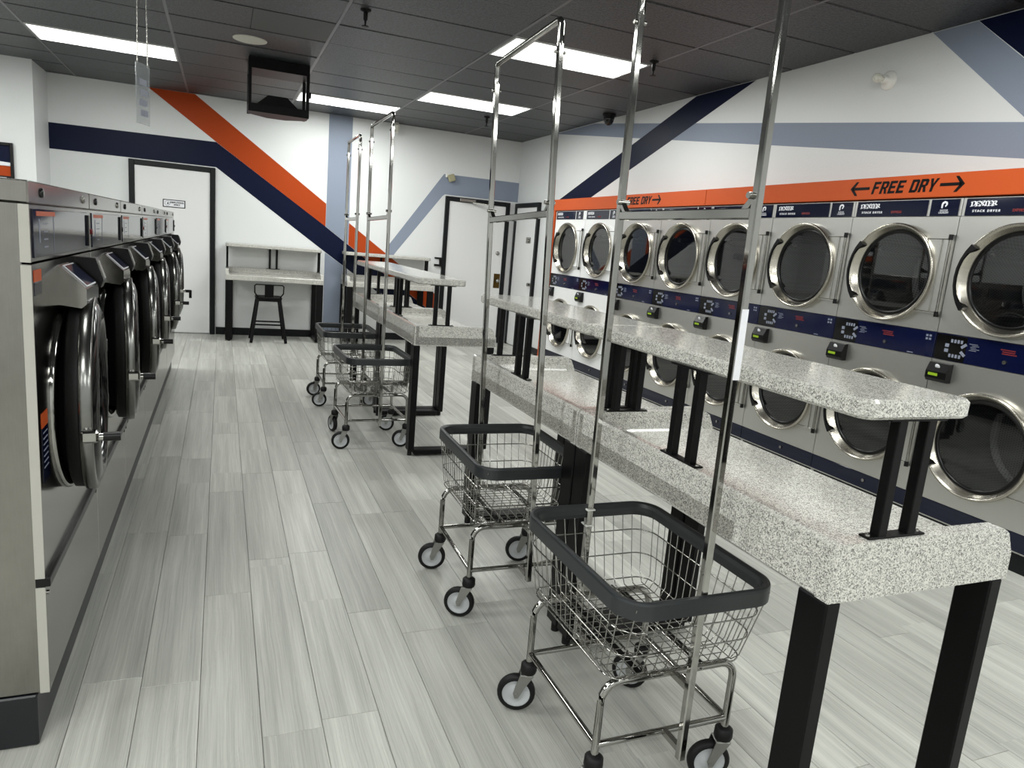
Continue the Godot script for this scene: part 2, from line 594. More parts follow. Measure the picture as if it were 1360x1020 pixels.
func make_room() -> void:
	# floor slab and planks
	var mb := MB.new()
	mb.box(Vector3((XL + XR) / 2 + 0.4, -0.066, (ZB + ZF) / 2), Vector3(XR - XL + 1.2, 0.11, ZF - ZB + 0.4))
	var fl := put("floor", mb, M.subfloor)
	struct(fl, "grey wood-look plank floor")
	var rest := MB.new()
	var col := 0
	var x0 := -0.058 - 0.177 * 28
	while x0 < XR:
		var xa := maxf(x0, XL)
		var xb := minf(x0 + 0.177, XR)
		var z := ZF - rng.randf_range(0.0, 1.2) + 1.0
		while z > ZB:
			var za := minf(z, ZF)
			var zb := maxf(z - 1.22, ZB)
			z -= 1.22
			if za - zb < 0.01:
				continue
			var own := xa > -0.62 and xb < 4.19 and zb < -0.75 and not (xa > 3.9 and za > -8.5)
			var t := MB.new() if own else rest
			plank(t, xa, xb, zb, za)
			if own:
				put("plank", t, M["plank%d" % rng.randi_range(0, 4)], fl)
		x0 += 0.177
		col += 1
	var ro := put("planks_elsewhere", rest, M.plank1, fl)
	ro.set_meta("kind", "stuff")
	# back wall
	mb = MB.new()
	mb.box(Vector3((XL + XR) / 2, CEIL / 2 + 0.03, ZB - 0.06), Vector3(XR - XL + 0.24, CEIL + 0.1, 0.12))
	var wb := put("wall_back", mb, M.white_paint)
	struct(wb, "white back wall with navy, orange and pale blue painted stripes")
	stripe(wb, [[-1.93, 2.19], [-0.08, 2.19], [-0.08, 2.504], [-1.93, 2.492]], M.navy_paint, true)
	stripe(wb, [[-0.08, 2.19], [1.318, 1.22], [2.95, 0.11], [3.025, 0.11], [3.025, 0.367], [1.335, 1.555], [-0.08, 2.504]], M.navy_paint, true)
	stripe(wb, [[-0.86, 3.053], [-0.08, 2.506], [1.33, 1.558], [1.33, 1.868], [-0.33, 3.053]], M.orange_paint, true)
	stripe(wb, [[1.652, 1.335], [3.025, 0.37], [3.025, 0.666], [1.652, 1.636]], M.orange_paint, true)
	stripe(wb, [[1.333, 1.56], [1.65, 1.337], [1.65, 3.053], [1.333, 3.053]], M.blue_paint, true)
	stripe(wb, [[1.333, 0.1], [1.65, 0.1], [1.65, 0.99], [1.333, 1.205]], M.blue_paint, true)
	stripe(wb, [[2.21, 1.245], [2.275, 1.2], [2.985, 2.145], [3.02, 2.172], [4.178, 2.172], [4.178, 2.459], [2.99, 2.459], [2.18, 1.31]], M.blue_paint, true)
	# right wall, open where the dryers stand through it
	mb = MB.new()
	mb.box(Vector3(XR + 0.06, CEIL / 2 + 0.05, (ZB - 8.43) / 2), Vector3(0.12, CEIL + 0.1, -8.43 - ZB))
	mb.box(Vector3(XR + 0.06, CEIL / 2 + 0.05, (ZF - 2.174) / 2), Vector3(0.12, CEIL + 0.1, ZF + 2.174))
	mb.box(Vector3(XR + 0.06, (CEIL + 2.0) / 2 + 0.05, (-8.43 - 2.174) / 2), Vector3(0.12, CEIL - 2.0 + 0.1, 8.43 - 2.174))
	mb.box(Vector3(4.98, 1.1, (-8.43 - 2.174) / 2), Vector3(0.1, 2.2, 6.6))
	var wr := put("wall_right", mb, M.white_paint)
	struct(wr, "white wall above the dryers with navy and pale blue painted stripes")
	stripe(wr, [[-9.0, 2.13], [-8.1, 2.13], [-5.19, 3.053], [-6.02, 3.053]], M.navy_paint, false)
	blue_band(wr)
	stripe(wr, [[-3.541, 3.053], [-3.243, 3.053], [-2.60, 2.51], [-2.60, 2.24]], M.blue_paint, false)
	stripe(wr, [[-3.24, 3.053], [-1.6, 3.053], [-1.6, 1.68], [-2.6, 2.52]], M.navy_paint, false)
	# remaining shell
	mb = MB.new()
	mb.box(Vector3((XL - 1.93) / 2, CEIL / 2 + 0.03, (PIER + ZB) / 2), Vector3(-1.93 - XL, CEIL + 0.1, PIER - ZB - 0.002))
	struct(put("wall_pier", mb, M.white_paint), "white wall corner behind the washers")
	mb = MB.new()
	mb.box(Vector3(XL - 0.06, CEIL / 2 + 0.03, (ZB + ZF) / 2), Vector3(0.12, CEIL + 0.1, ZF - ZB + 0.24))
	struct(put("wall_left", mb, M.white_paint), "white side wall")
	mb = MB.new()
	mb.box(Vector3((XL + XR) / 2, CEIL / 2 + 0.03, ZF + 0.06), Vector3(XR - XL + 0.24, CEIL + 0.1, 0.12))
	struct(put("wall_front", mb, M.white_paint), "white front wall")
	# baseboards
	for q in [["baseboard_back", Vector3(1.47, 0.05, ZB + 0.007), Vector3(3.09, 0.10, 0.014)], ["baseboard_left", Vector3(-1.52, 0.05, ZB + 0.007), Vector3(0.82, 0.10, 0.014)], ["baseboard_right", Vector3(XR - 0.007, 0.05, -9.0), Vector3(0.014, 0.10, 0.82)]]:
		mb = MB.new()
		mb.box(q[1], q[2], 0.003)
		struct(put(q[0], mb, M.black_frame), "black baseboard")
	make_ceiling()
	make_doors()
	# orange trim round the dryers
	var tr := ["orange board with FREE DRY lettering above the steel dryers", "orange board above the far dryers"]
	var zs := [[-5.338, -1.6], [-8.585, -5.342]]
	for k in 2:
		mb = MB.new()
		mb.box(Vector3((3.935 + XR) / 2, 2.0665, (zs[k][0] + zs[k][1]) / 2), Vector3(XR - 3.935, 0.137, zs[k][1] - zs[k][0]), 0.003)
		var o := put("trim_%d" % (k + 1), mb, M.orange_trim)
		struct(o, tr[k])
		free_dry(o, -3.582 if k == 0 else -6.682)
	mb = MB.new()
	mb.box(Vector3((3.935 + XR) / 2, 0.999, -8.51), Vector3(XR - 3.935, 1.996, 0.15), 0.003)
	struct(put("trim_3", mb, M.orange_trim), "orange upright board beside the white dryers")

func blue_band(wr: Node) -> void:
	var up := func(z: float) -> float: return 2.427 + 0.1195 * (-z - 2.844)
	var lo := func(z: float) -> float: return 2.225 + 0.1295 * (-z - 2.801)
	# left of the navy diagonal (its upper-left edge runs from (-9, 2.13) to (-6.02, 3.053))
	var e := func(z: float) -> float: return 2.13 + (z + 9.0) * 0.3097
	var f := func(z: float) -> float: return 2.13 + (z + 8.1) * 0.3172
	var za := -9.0
	while e.call(za) < lo.call(za): za += 0.01
	var zd := -9.0
	while e.call(zd) < up.call(zd): zd += 0.01
	stripe(wr, [[-9.1, lo.call(-9.1)], [za, lo.call(za)], [zd, up.call(zd)], [-8.06, 3.05], [-9.1, 3.05]], M.blue_paint, false)
	var zb := -8.1
	while f.call(zb) < lo.call(zb): zb += 0.01
	var zc := -8.1
	while f.call(zc) < up.call(zc): zc += 0.01
	stripe(wr, [[zb, lo.call(zb)], [-1.6, lo.call(-1.6)], [-1.6, up.call(-1.6)], [zc, up.call(zc)]], M.blue_paint, false)

func plank(t: MB, xa: float, xb: float, za: float, zb: float) -> void:
	var g := 0.0007
	var b := 0.0012
	var y := 0.0
	var off := Vector2(rng.randf(), rng.randf())
	var P := func(x: float, z: float, yy: float) -> Vector3: return Vector3(x, yy, z)
	var a := xa + g
	var c := xb - g
	var d := za + g
	var e := zb - g
	var uvf := func(x: float, z: float) -> Vector2: return Vector2((x - xa) / 0.53, (z - za) / 2.44) + off
	t.quad(P.call(a + b, d + b, y), P.call(c - b, d + b, y), P.call(c - b, e - b, y), P.call(a + b, e - b, y), Vector3.UP, uvf.call(a, d), uvf.call(c, d), uvf.call(c, e), uvf.call(a, e))
	for s in [[a, d, a, e, Vector3(-1, 1, 0)], [c, d, c, e, Vector3(1, 1, 0)], [a, d, c, d, Vector3(0, 1, -1)], [a, e, c, e, Vector3(0, 1, 1)]]:
		var i0 := Vector3(clampf(s[0], a + b, c - b), y, clampf(s[1], d + b, e - b))
		var i1 := Vector3(clampf(s[2], a + b, c - b), y, clampf(s[3], d + b, e - b))
		var o0 := Vector3(s[0], y - b, s[1])
		var o1 := Vector3(s[2], y - b, s[3])
		var u0: Vector2 = uvf.call(s[0], s[1])
		var u1: Vector2 = uvf.call(s[2], s[3])
		t.quad(i0, i1, o1, o0, s[4], u0, u1, u1, u0)
		t.quad(o0, o1, o1 - Vector3(0, 0.009, 0), o0 - Vector3(0, 0.009, 0), s[4] * Vector3(1, 0, 1), u0, u1, u1, u0)

func make_ceiling() -> void:
	var mb := MB.new()
	mb.box(Vector3((XL + XR) / 2, CEIL + 0.085, (ZB + ZF) / 2), Vector3(XR - XL + 0.24, 0.09, ZF - ZB + 0.24))
	var ce := put("ceiling", mb, M.black_frame)
	struct(ce, "black suspended ceiling of mineral tiles")
	var lit := {}
	for p in PANELS:
		lit["%d,%d" % [roundi((p[0] - 0.81) / 1.22), roundi((p[1] + 5.36) / 0.61)]] = true
	var full := MB.new()
	full.box(Vector3(0, 0.008, 0), Vector3(1.205, 0.016, 0.596), 0.006)
	var fm := full.mesh()
	var half := MB.new()
	half.box(Vector3(0.3, 0.008, 0), Vector3(0.596, 0.016, 0.592), 0.001)
	for i in range(-5, 3):
		for j in range(-9, 14):
			if lit.has("%d,%d" % [i, j]):
				continue
			var xa := maxf(0.81 + 1.22 * i, XL)
			var xb := minf(0.81 + 1.22 * (i + 1), XR)
			var za := maxf(-5.36 + 0.61 * j, ZB)
			var zb := minf(-5.36 + 0.61 * (j + 1), ZF)
			if xb - xa < 0.03 or zb - za < 0.03:
				continue
			var at := Vector3((xa + xb) / 2, CEIL, (za + zb) / 2)
			var o: MeshInstance3D
			if xb - xa > 1.21 and zb - za > 0.6:
				o = place("ceiling_tile", fm, M["tile%d" % rng.randi_range(0, 2)], ce)
				o.rotation = Vector3(rng.randf_range(-0.011, 0.011), 0, rng.randf_range(-0.004, 0.004))
			else:
				var q := MB.new()
				q.box(Vector3(0, 0.008, 0), Vector3(xb - xa - 0.015, 0.016, zb - za - 0.014), 0.006)
				o = put("ceiling_tile", q, M["tile%d" % rng.randi_range(0, 2)], ce)
			o.position = at
			if i == -1 and j == -2:
				o.mesh = half.mesh()
				o.scale = Vector3(-1, 1, 1)
				o.rotation = Vector3.ZERO
				o.material_override = M.tile1
				var sm := put("blank_panel", half, M.tile_smooth, ce)
				sm.position = at
				sm.set_meta("label", "smooth dark grey blank panel")
	for i in range(-4, 4):
		var x := 0.81 + 1.22 * i
		if x > XR or x < XL:
			continue
		mb = MB.new()
		mb.box(Vector3(x, CEIL + 0.006, (ZB + ZF) / 2), Vector3(0.023, 0.012, ZF - ZB))
		put("ceiling_bar", mb, M.grid_bar, ce)
	for j in range(-8, 14):
		var z := -5.36 + 0.61 * j
		if z > ZF:
			continue
		mb = MB.new()
		mb.box(Vector3((XL + XR) / 2, CEIL + 0.010, z), Vector3(XR - XL, 0.010, 0.02))
		put("cross_bar", mb, M.black_frame, ce)

func door_set(called: String, label: String, w: float, h: float, recess: float, m: Material) -> Node3D:
	var o := Node3D.new()
	o.name = called
	add_child(o)
	struct(o, label)
	var f := MB.new()
	var fw := 0.062
	for s in [-1.0, 1.0]:
		f.box(Vector3(s * (w / 2 - fw / 2), h / 2, 0.022), Vector3(fw, h, 0.044), 0.004)
	f.box(Vector3(0, h - fw / 2, 0.022), Vector3(w - 2 * fw, fw, 0.044), 0.004)
	put("frame", f, M.black_frame, o)
	var l := MB.new()
	l.box(Vector3(0, (h - fw) / 2 + 0.006, 0.014 - recess), Vector3(w - 2 * fw - 0.006, h - fw - 0.02, 0.024), 0.002)
	put("leaf", l, m, o)
	return o

func make_doors() -> void:
	var d1 := door_set("door_1", "white employees door in a black frame on the back wall", 1.0, 2.176, 0.0, M.door_white)
	d1.position = Vector3(-0.587, 0, ZB)
	var d2 := door_set("door_2", "white exit door in a black frame with a brass latch plate", 1.02, 2.152, 0.0, M.door_white)
	d2.position = Vector3(3.54, 0, ZB)
	var mb := MB.new()
	mb.box(Vector3(-0.18, 2.118, 0.062), Vector3(0.25, 0.045, 0.045), 0.006)
	mb.bar(Vector3(-0.1, 2.09, 0.075), Vector3(0.16, 2.075, 0.16), 0.02, 0.008, Vector3.UP)
	mb.bar(Vector3(0.16, 2.075, 0.16), Vector3(0.25, 2.07, 0.03), 0.02, 0.008, Vector3.UP)
	var cl := put("door_closer", mb, M.chrome_dull, d2)
	mb = MB.new()
	mb.box(Vector3(0.385, 0.965, 0.028), Vector3(0.10, 0.22, 0.006), 0.002)
	put("latch_plate", mb, M.brass, d2)
	mb = MB.new()
	mb.lathe([Vector2(0.0, 0.0), Vector2(0.014, 0.0), Vector2(0.012, 0.03), Vector2(0.028, 0.04), Vector2(0.03, 0.055), Vector2(0.02, 0.066), Vector2(0, 0.068)], 16, true, Vector3(0.385, 0.97, 0.03))
	put("door_knob", mb, M.chrome_dull, d2)
	mb = MB.new()
	mb.lathe([Vector2(0.0, 0.0), Vector2(0.03, 0.0), Vector2(0.03, 0.012), Vector2(0.022, 0.018), Vector2(0, 0.018)], 16, true, Vector3(0.368, 1.384, 0.026))
	put("deadbolt", mb, M.chrome_dull, d2)
	var d3 := door_set("door_3", "white door in a black frame beside the white dryers", 0.9, 2.15, 0.0, M.door_white)
	d3.position = Vector3(XR, 0, -9.875)
	d3.rotation.y = -PI / 2
	mb = MB.new()
	mb.box(Vector3(0.15, 1.614, 0.03), Vector3(0.16, 0.085, 0.012), 0.004)
	mb.cyl(Vector3(0.16, 1.605, 0.03), Vector3(0.16, 1.605, 0.055), 0.022, 12)
	put("lock_plate", mb, M.chrome_dull, d3)
	mb = MB.new()
	mb.cyl(Vector3(0.33, 0.98, 0.026), Vector3(0.33, 0.98, 0.07), 0.026, 12)
	put("door_knob", mb, M.chrome_dull, d3)

# block lettering, each letter a set of polygons in a 0.6 x 1 box
const GLYPH := {
	"F": [[0, 0, 0.2, 0, 0.2, 1, 0, 1], [0.15, 0.8, 0.6, 0.8, 0.6, 1, 0.15, 1], [0.15, 0.42, 0.5, 0.42, 0.5, 0.6, 0.15, 0.6]],
	"R": [[0, 0, 0.2, 0, 0.2, 1, 0, 1], [0.15, 0.81, 0.46, 0.81, 0.46, 1, 0.15, 1], [0.15, 0.38, 0.46, 0.38, 0.46, 0.56, 0.15, 0.56], [0.41, 0.45, 0.52, 0.45, 0.62, 0.55, 0.62, 0.88, 0.5, 1, 0.41, 1], [0.3, 0.42, 0.48, 0.42, 0.62, 0, 0.42, 0]],
	"E": [[0, 0, 0.2, 0, 0.2, 1, 0, 1], [0.15, 0.8, 0.6, 0.8, 0.6, 1, 0.15, 1], [0.15, 0.41, 0.52, 0.41, 0.52, 0.6, 0.15, 0.6], [0.15, 0, 0.6, 0, 0.6, 0.2, 0.15, 0.2]],
	"D": [[0, 0, 0.2, 0, 0.2, 1, 0, 1], [0.15, 0.81, 0.46, 0.81, 0.46, 1, 0.15, 1], [0.15, 0, 0.46, 0, 0.46, 0.19, 0.15, 0.19], [0.42, 0, 0.5, 0, 0.62, 0.12, 0.62, 0.88, 0.5, 1, 0.42, 1]],
	"Y": [[0, 1, 0.21, 1, 0.33, 0.5, 0.4, 0.4, 0.2, 0.4], [0.66, 1, 0.46, 1, 0.28, 0.5, 0.2, 0.4, 0.4, 0.4], [0.2, 0, 0.4, 0, 0.4, 0.45, 0.2, 0.45]],
}

func free_dry(o: Node, z0: float) -> void:
	var base := Transform3D(Basis(Vector3(0, 0, 1), Vector3(0, 1, 0), Vector3(-1, 0, 0)), Vector3(3.9345, 2.031, z0))
	var h := 0.077
	var x := 0.0
	for ch in "FREE DRY":
		if ch == " ":
			x += 0.034
			continue
		var mb := MB.new()
		mb.xf = base
		for g in GLYPH[ch]:
			var poly := PackedVector2Array()
			for k in range(0, g.size(), 2):
				poly.append(Vector2(x + g[k] * 0.086 + g[k + 1] * h * 0.24, g[k + 1] * h))
			mb.prism(poly, -0.0005, 0.0012)
		put("letter", mb, M.lettering_black, o)
		x += 0.0615
	for s in [-1.0, 1.0]:
		var mb := MB.new()
		mb.xf = base * Transform3D(Basis(Vector3(s, 0, 0), Vector3(0, 1, 0), Vector3(0, 0, 1)), Vector3(-0.018 if s < 0 else 0.486, 0.038, 0))
		mb.prism(PackedVector2Array([Vector2(0, -0.009), Vector2(0.135, -0.009), Vector2(0.135, 0.009), Vector2(0, 0.009)]), -0.0005, 0.0012)
		mb.prism(PackedVector2Array([Vector2(0.155, 0), Vector2(0.112, 0.045), Vector2(0.092, 0.045), Vector2(0.128, 0), Vector2(0.092, -0.045), Vector2(0.112, -0.045)]), -0.0005, 0.0012)
		put("arrow", mb, M.lettering_black, o)

# ---------------------------------------------------------------- dryers
func make_dryers() -> void:
	var steel := stack_dryer(0.763, M.steel, "steel_stack_dryer")
	var said := ["steel stacked dryer at the row end, past the large arrow pointing right", "steel stacked dryer directly under the large FREE DRY lettering", "steel stacked dryer next along from the one under the large FREE DRY lettering", "steel stacked dryer two along from the one under the large FREE DRY lettering", "steel stacked dryer second in line from the white dryers", "steel stacked dryer standing right beside the white dryers"]
	for k in 6:
		var o: Node3D = steel
		if k > 0:
			o = steel.duplicate()
			o.name = numbered("steel_stack_dryer")
			add_child(o, true)
		o.position = Vector3(3.95, 0, -2.5575 - 0.767 * k)
		o.rotation.y = -PI / 2
		tag(o, said[k], "dryer", "steel stacked dryers along the wall")
	var white := stack_dryer(0.813, M.enamel, "white_stack_dryer")
	for k in 2:
		var o: Node3D = white
		if k > 0:
			o = white.duplicate()
			o.name = numbered("white_stack_dryer")
			add_child(o, true)
		o.position = Vector3(3.95, 0, -7.1925 - 0.818 * k)
		o.rotation.y = -PI / 2
		tag(o, ["white enamel stacked dryer next to the steel dryers", "white enamel stacked dryer next to the orange upright board"][k], "dryer", "white stacked dryers at the end of the row")

func stack_dryer(w: float, face: Material, called: String) -> Node3D:
	var o := Node3D.new()
	o.name = numbered(called)
	add_child(o, true)
	var x0 := -w / 2
	var x1 := w / 2
	var mb := MB.new()
	for s in [-1.0, 1.0]:
		mb.box(Vector3(s * (w / 2 - 0.006), 1.0, -0.43), Vector3(0.012, 1.985, 0.82))
	mb.box(Vector3(0, 1.985, -0.43), Vector3(w - 0.024, 0.012, 0.82))
	mb.box(Vector3(0, 1.13, -0.43), Vector3(w - 0.024, 0.012, 0.82))
	mb.box(Vector3(0, 0.11, -0.43), Vector3(w - 0.024, 0.012, 0.82))
	mb.box(Vector3(0, 1.0, -0.835), Vector3(w - 0.024, 1.98, 0.01))
	put("cabinet", mb, face, o)
	mb = MB.new()
	mb.box(Vector3(0, 0.055, -0.035), Vector3(w, 0.108, 0.03), 0.002)
	put("kick_plate", mb, M.black_frame, o)
	# lower navy strip with its locks
	mb = MB.new()
	mb.box(Vector3(0, 0.168, -0.012), Vector3(w, 0.1, 0.024), 0.002)
	var ls := put("lower_strip", mb, M.navy_plate, o)
	for sx in [0.07]:
		mb = MB.new()
		mb.cyl(Vector3(sx, 0.175, -0.002), Vector3(sx, 0.175, 0.008), 0.011, 12)
		put("lock", mb, M.chrome_dull, ls)
	for y in [0.61, 1.54]:
		var ya: float = 0.22 if y < 1.0 else 1.213
		var yb: float = 1.054 if y < 1.0 else 1.885
		mb = MB.new()
		mb.holed(x0, x1, ya, yb, 0.0, y, 0.272, 0.0, 0.022)
		put("front_panel", mb, face, o)
		mb = MB.new()
		var back := []
		back = [Vector2(0.0, -0.62), Vector2(0.30, -0.62), Vector2(0.335, -0.60), Vector2(0.335, -0.10), Vector2(0.268, -0.07), Vector2(0.268, -0.018)]
		back.reverse()
		mb = MB.new()
		mb.lathe(back, 40, false, Vector3(0, y, 0))
		for k in 3:
			var a := TAU * k / 3 + 0.5
			var d := Vector3(cos(a), sin(a), 0)
			mb.bar(Vector3(0, y, -0.58) + d * 0.30, Vector3(0, y, -0.12) + d * 0.30, 0.05, 0.07, Vector3(-sin(a), cos(a), 0), 0.02)
		put("drum", mb, M.drum, o)
		dryer_door(o, y, w, face)
	# control strip
	mb = MB.new()
	mb.box(Vector3(0, 1.133, -0.009), Vector3(w, 0.153, 0.024), 0.002)
	var cs := put("control_strip", mb, M.navy_strip, o)
	mb = MB.new()
	mb.box(Vector3(x0 + 0.1, 1.133, 0.0032), Vector3(0.19, 0.146, 0.0015))
	put("keypad_backing", mb, M.black_gloss, cs)
	mb = MB.new()
	var kc := Vector3(x0 + 0.135, 1.131, 0.0045)
	for k in 4:
		mb.box(kc + Vector3(-0.03 + 0.02 * k, 0.043, 0), Vector3(0.013, 0.02, 0.003), 0.001)
		mb.box(kc + Vector3(-0.03 + 0.02 * k, -0.043, 0), Vector3(0.013, 0.02, 0.003), 0.001)
	for k in 2:
		mb.box(kc + Vector3(-0.056, 0.014 - 0.03 * k, 0), Vector3(0.024, 0.02, 0.003), 0.001)
	mb.bar(kc + Vector3(0.032, 0.012, 0), kc + Vector3(0.06, 0.034, 0), 0.016, 0.003, Vector3(1, -1, 0))
	mb.bar(kc + Vector3(0.032, -0.012, 0), kc + Vector3(0.06, -0.034, 0), 0.016, 0.003, Vector3(1, 1, 0))
	stuff(put("keys", mb, M.print_grey, cs))
	mb = MB.new()
	for k in 5:
		mb.box(Vector3(x0 + 0.235 + 0.012 * (k % 2), 1.172 - 0.009 * k, 0.0033), Vector3(0.05 - 0.008 * (k % 3), 0.003, 0.0008))
	stuff(put("fine_print", mb, M.print_grey, cs))
	mb = MB.new()
	for k in 3:
		mb.box(Vector3(x0 + 0.43 + 0.005 * k, 1.17 - 0.011 * k, 0.0033), Vector3(0.08 - 0.012 * (k % 2), 0.006, 0.0008))
	stuff(put("red_print", mb, M.print_red, cs))
	mb = MB.new()
	mb.cyl(Vector3(x0 + 0.425, 1.103, 0.002), Vector3(x0 + 0.425, 1.103, 0.012), 0.011, 12)
	put("lock", mb, M.chrome_dull, cs)
	mb = MB.new()
	for k in 4:
		mb.box(Vector3(x1 - 0.055 + 0.022 * (k % 2), 1.185 - 0.02 * int(k / 2.0), 0.0033), Vector3(0.014, 0.012, 0.0008))
	mb.box(Vector3(x1 - 0.15, 1.066, 0.0033), Vector3(0.04, 0.005, 0.0008))
	stuff(put("mark", mb, M.print_grey, cs))
	# header
	mb = MB.new()
	mb.box(Vector3(0, 1.939, -0.012), Vector3(w, 0.104, 0.022), 0.002)
	put("header", mb, face, o)
	mb = MB.new()
	mb.box(Vector3(x0 + 0.284, 1.937, 0.001), Vector3(0.524, 0.096, 0.005), 0.001)
	var hp := put("header_plate", mb, M.navy_plate, o)
	var t := place("lettering", text_mesh("DEXTER", 0.025, 0.3, 0.35, 1.35, "Droid Serif"), M.print_white, hp)
	t.position = Vector3(x0 + 0.12, 1.95, 0.004)
	t = place("lettering", text_mesh("S T A C K   D R Y E R", 0.0125, 0.12, 0.4, 1.2), M.print_white, hp)
	t.position = Vector3(x0 + 0.145, 1.914, 0.004)
	t = place("lettering", text_mesh("EXPRESS", 0.014, 0.3, 0.3, 1.3), M.print_red, hp)
	t.position = Vector3(x0 + 0.33, 1.914, 0.004)
	mb = MB.new()
	mb.box(Vector3(x0 + 0.657, 1.937, 0.001), Vector3(0.18, 0.096, 0.005), 0.001)
	var lp := put("logo_plate", mb, M.navy_plate, o)
	mb = MB.new()
	mb.xf = Transform3D(Basis.IDENTITY, Vector3(x0 + 0.657, 1.952, 0.0035))
	mb.prism(PackedVector2Array([Vector2(-0.02, -0.018), Vector2(-0.011, -0.018), Vector2(-0.009, 0.006), Vector2(0.002, 0.012), Vector2(0.009, 0.004), Vector2(0.002, -0.004), Vector2(0.006, -0.012), Vector2(0.015, -0.004), Vector2(0.019, 0.006), Vector2(0.014, 0.018), Vector2(-0.002, 0.023), Vector2(-0.016, 0.016), Vector2(-0.021, 0.004)]), 0.0, 0.001)
	put("emblem", mb, M.print_white, lp)
	for k in 2:
		t = place("lettering", text_mesh(["DEXTER", "LAUNDRY"][k], 0.0105, 0.0, 0.0, 1.0), M.print_white, lp)
		t.position = Vector3(x0 + 0.657, 1.92 - 0.0125 * k, 0.004)
	# card reader
	mb = MB.new()
	mb.xf = Transform3D(Basis(Vector3(0, 0, 1), Vector3(0, 1, 0), Vector3(-1, 0, 0)), Vector3(x0 + 0.075, 0, 0))
	mb.prism(PackedVector2Array([Vector2(0.0, 0.926), Vector2(0.036, 0.926), Vector2(0.05, 0.945), Vector2(0.05, 0.985), Vector2(0.028, 1.036), Vector2(0.0, 1.04)]), -0.066, 0.066)
	var rd := put("card_reader", mb, M.black_plastic, o)
	mb = MB.new()
	mb.box(Vector3(x0 + 0.058, 0.968, 0.0505), Vector3(0.06, 0.016, 0.002))
	var sc := put("screen", mb, M.lcd, rd)
	sc.set_meta("label", "yellow-green lit screen")
	mb = MB.new()
	mb.xf = Transform3D(Basis(Vector3.RIGHT, 0.4), Vector3(x0 + 0.072, 1.016, 0.0395))
	mb.lathe([Vector2(0, 0), Vector2(0.016, 0), Vector2(0.014, 0.003), Vector2(0, 0.004)], 14)
	put("badge", mb, M.print_white, rd)
	return o

func dryer_door(o: Node, y: float, w: float, face: Material) -> void:
	var mb := MB.new()
	# dished steel ring: rolled lip, then a funnel down to the gasket
	mb.lathe([Vector2(0.300, 0.0), Vector2(0.306, 0.014), Vector2(0.307, 0.036), Vector2(0.303, 0.044), Vector2(0.297, 0.046), Vector2(0.291, 0.042), Vector2(0.283, 0.030), Vector2(0.272, 0.012), Vector2(0.262, -0.004)], 64, true, Vector3(0, y, 0))
	var d := put("door", mb, M.ring_steel, o)
	mb = MB.new()
	mb.lathe([Vector2(0.264, -0.002), Vector2(0.256, 0.004), Vector2(0.246, 0.001), Vector2(0.243, -0.010)], 48, true, Vector3(0, y, 0))
	put("gasket", mb, M.black_plastic, d)
	mb = MB.new()
	mb.lathe([Vector2(0.248, -0.006), Vector2(0.12, -0.0055), Vector2(0, -0.0055)], 48, true, Vector3(0, y, 0))
	put("glass", mb, M.glass, d)
	# black pull on the latch side
	mb = MB.new()
	var pts := []
	for k in 9:
		var a := PI - 0.66 + 1.32 * k / 8
		pts.append(Vector2(cos(a), sin(a)))
	var poly := PackedVector2Array()
	for k in 9:
		var rr := 0.306 + 0.004 * sin(PI * k / 8.0)
		poly.append(pts[k] * rr)
	for k in range(8, -1, -1):
		var rr := 0.296 - 0.03 * pow(absf(k - 4) / 4.0, 5.0)
		poly.append(pts[k] * rr)
	mb.xf = Transform3D(Basis.IDENTITY, Vector3(0, y, 0))
	mb.prism(poly, 0.02, 0.056)
	put("handle", mb, M.black_plastic, d)
	# hinge plate and hinge bar
	mb = MB.new()
	var hx := w / 2 - 0.012
	var hpoly := PackedVector2Array([Vector2(hx, -0.225), Vector2(hx, 0.225)])
	for k in 9:
		var a := 0.905 - 1.81 * k / 8
		hpoly.append(Vector2(cos(a), sin(a)) * 0.286)
	mb.xf = Transform3D(Basis.IDENTITY, Vector3(0, y, 0))
	mb.prism(hpoly, 0.0, 0.018)
	put("hinge_plate", mb, face, d)
	mb = MB.new()
	mb.box(Vector3(hx - 0.052, y, 0.021), Vector3(0.006, 0.43, 0.006), 0.002)
	mb.box(Vector3((0.2 + hx) / 2, y + 0.214, 0.02), Vector3(hx - 0.2, 0.005, 0.006), 0.002)
	mb.box(Vector3((0.2 + hx) / 2, y - 0.214, 0.02), Vector3(hx - 0.2, 0.005, 0.006), 0.002)
	mb.cyl(Vector3(hx - 0.004, y - 0.23, 0.018), Vector3(hx - 0.004, y + 0.23, 0.018), 0.009, 10)
	put("hinge_bar", mb, M.chrome_dull, d)
	for s in [-1.0, 1.0]:
		mb = MB.new()
		mb.cyl(Vector3(hx - 0.004, y + s * 0.225 - 0.016, 0.018), Vector3(hx - 0.004, y + s * 0.225 + 0.016, 0.018), 0.013, 10)
		put("hinge_pin", mb, M.black_plastic, d)

# ---------------------------------------------------------------- washers
const WZ := [-2.095, -2.975, -3.835, -4.805, -5.77, -6.73, -7.82]

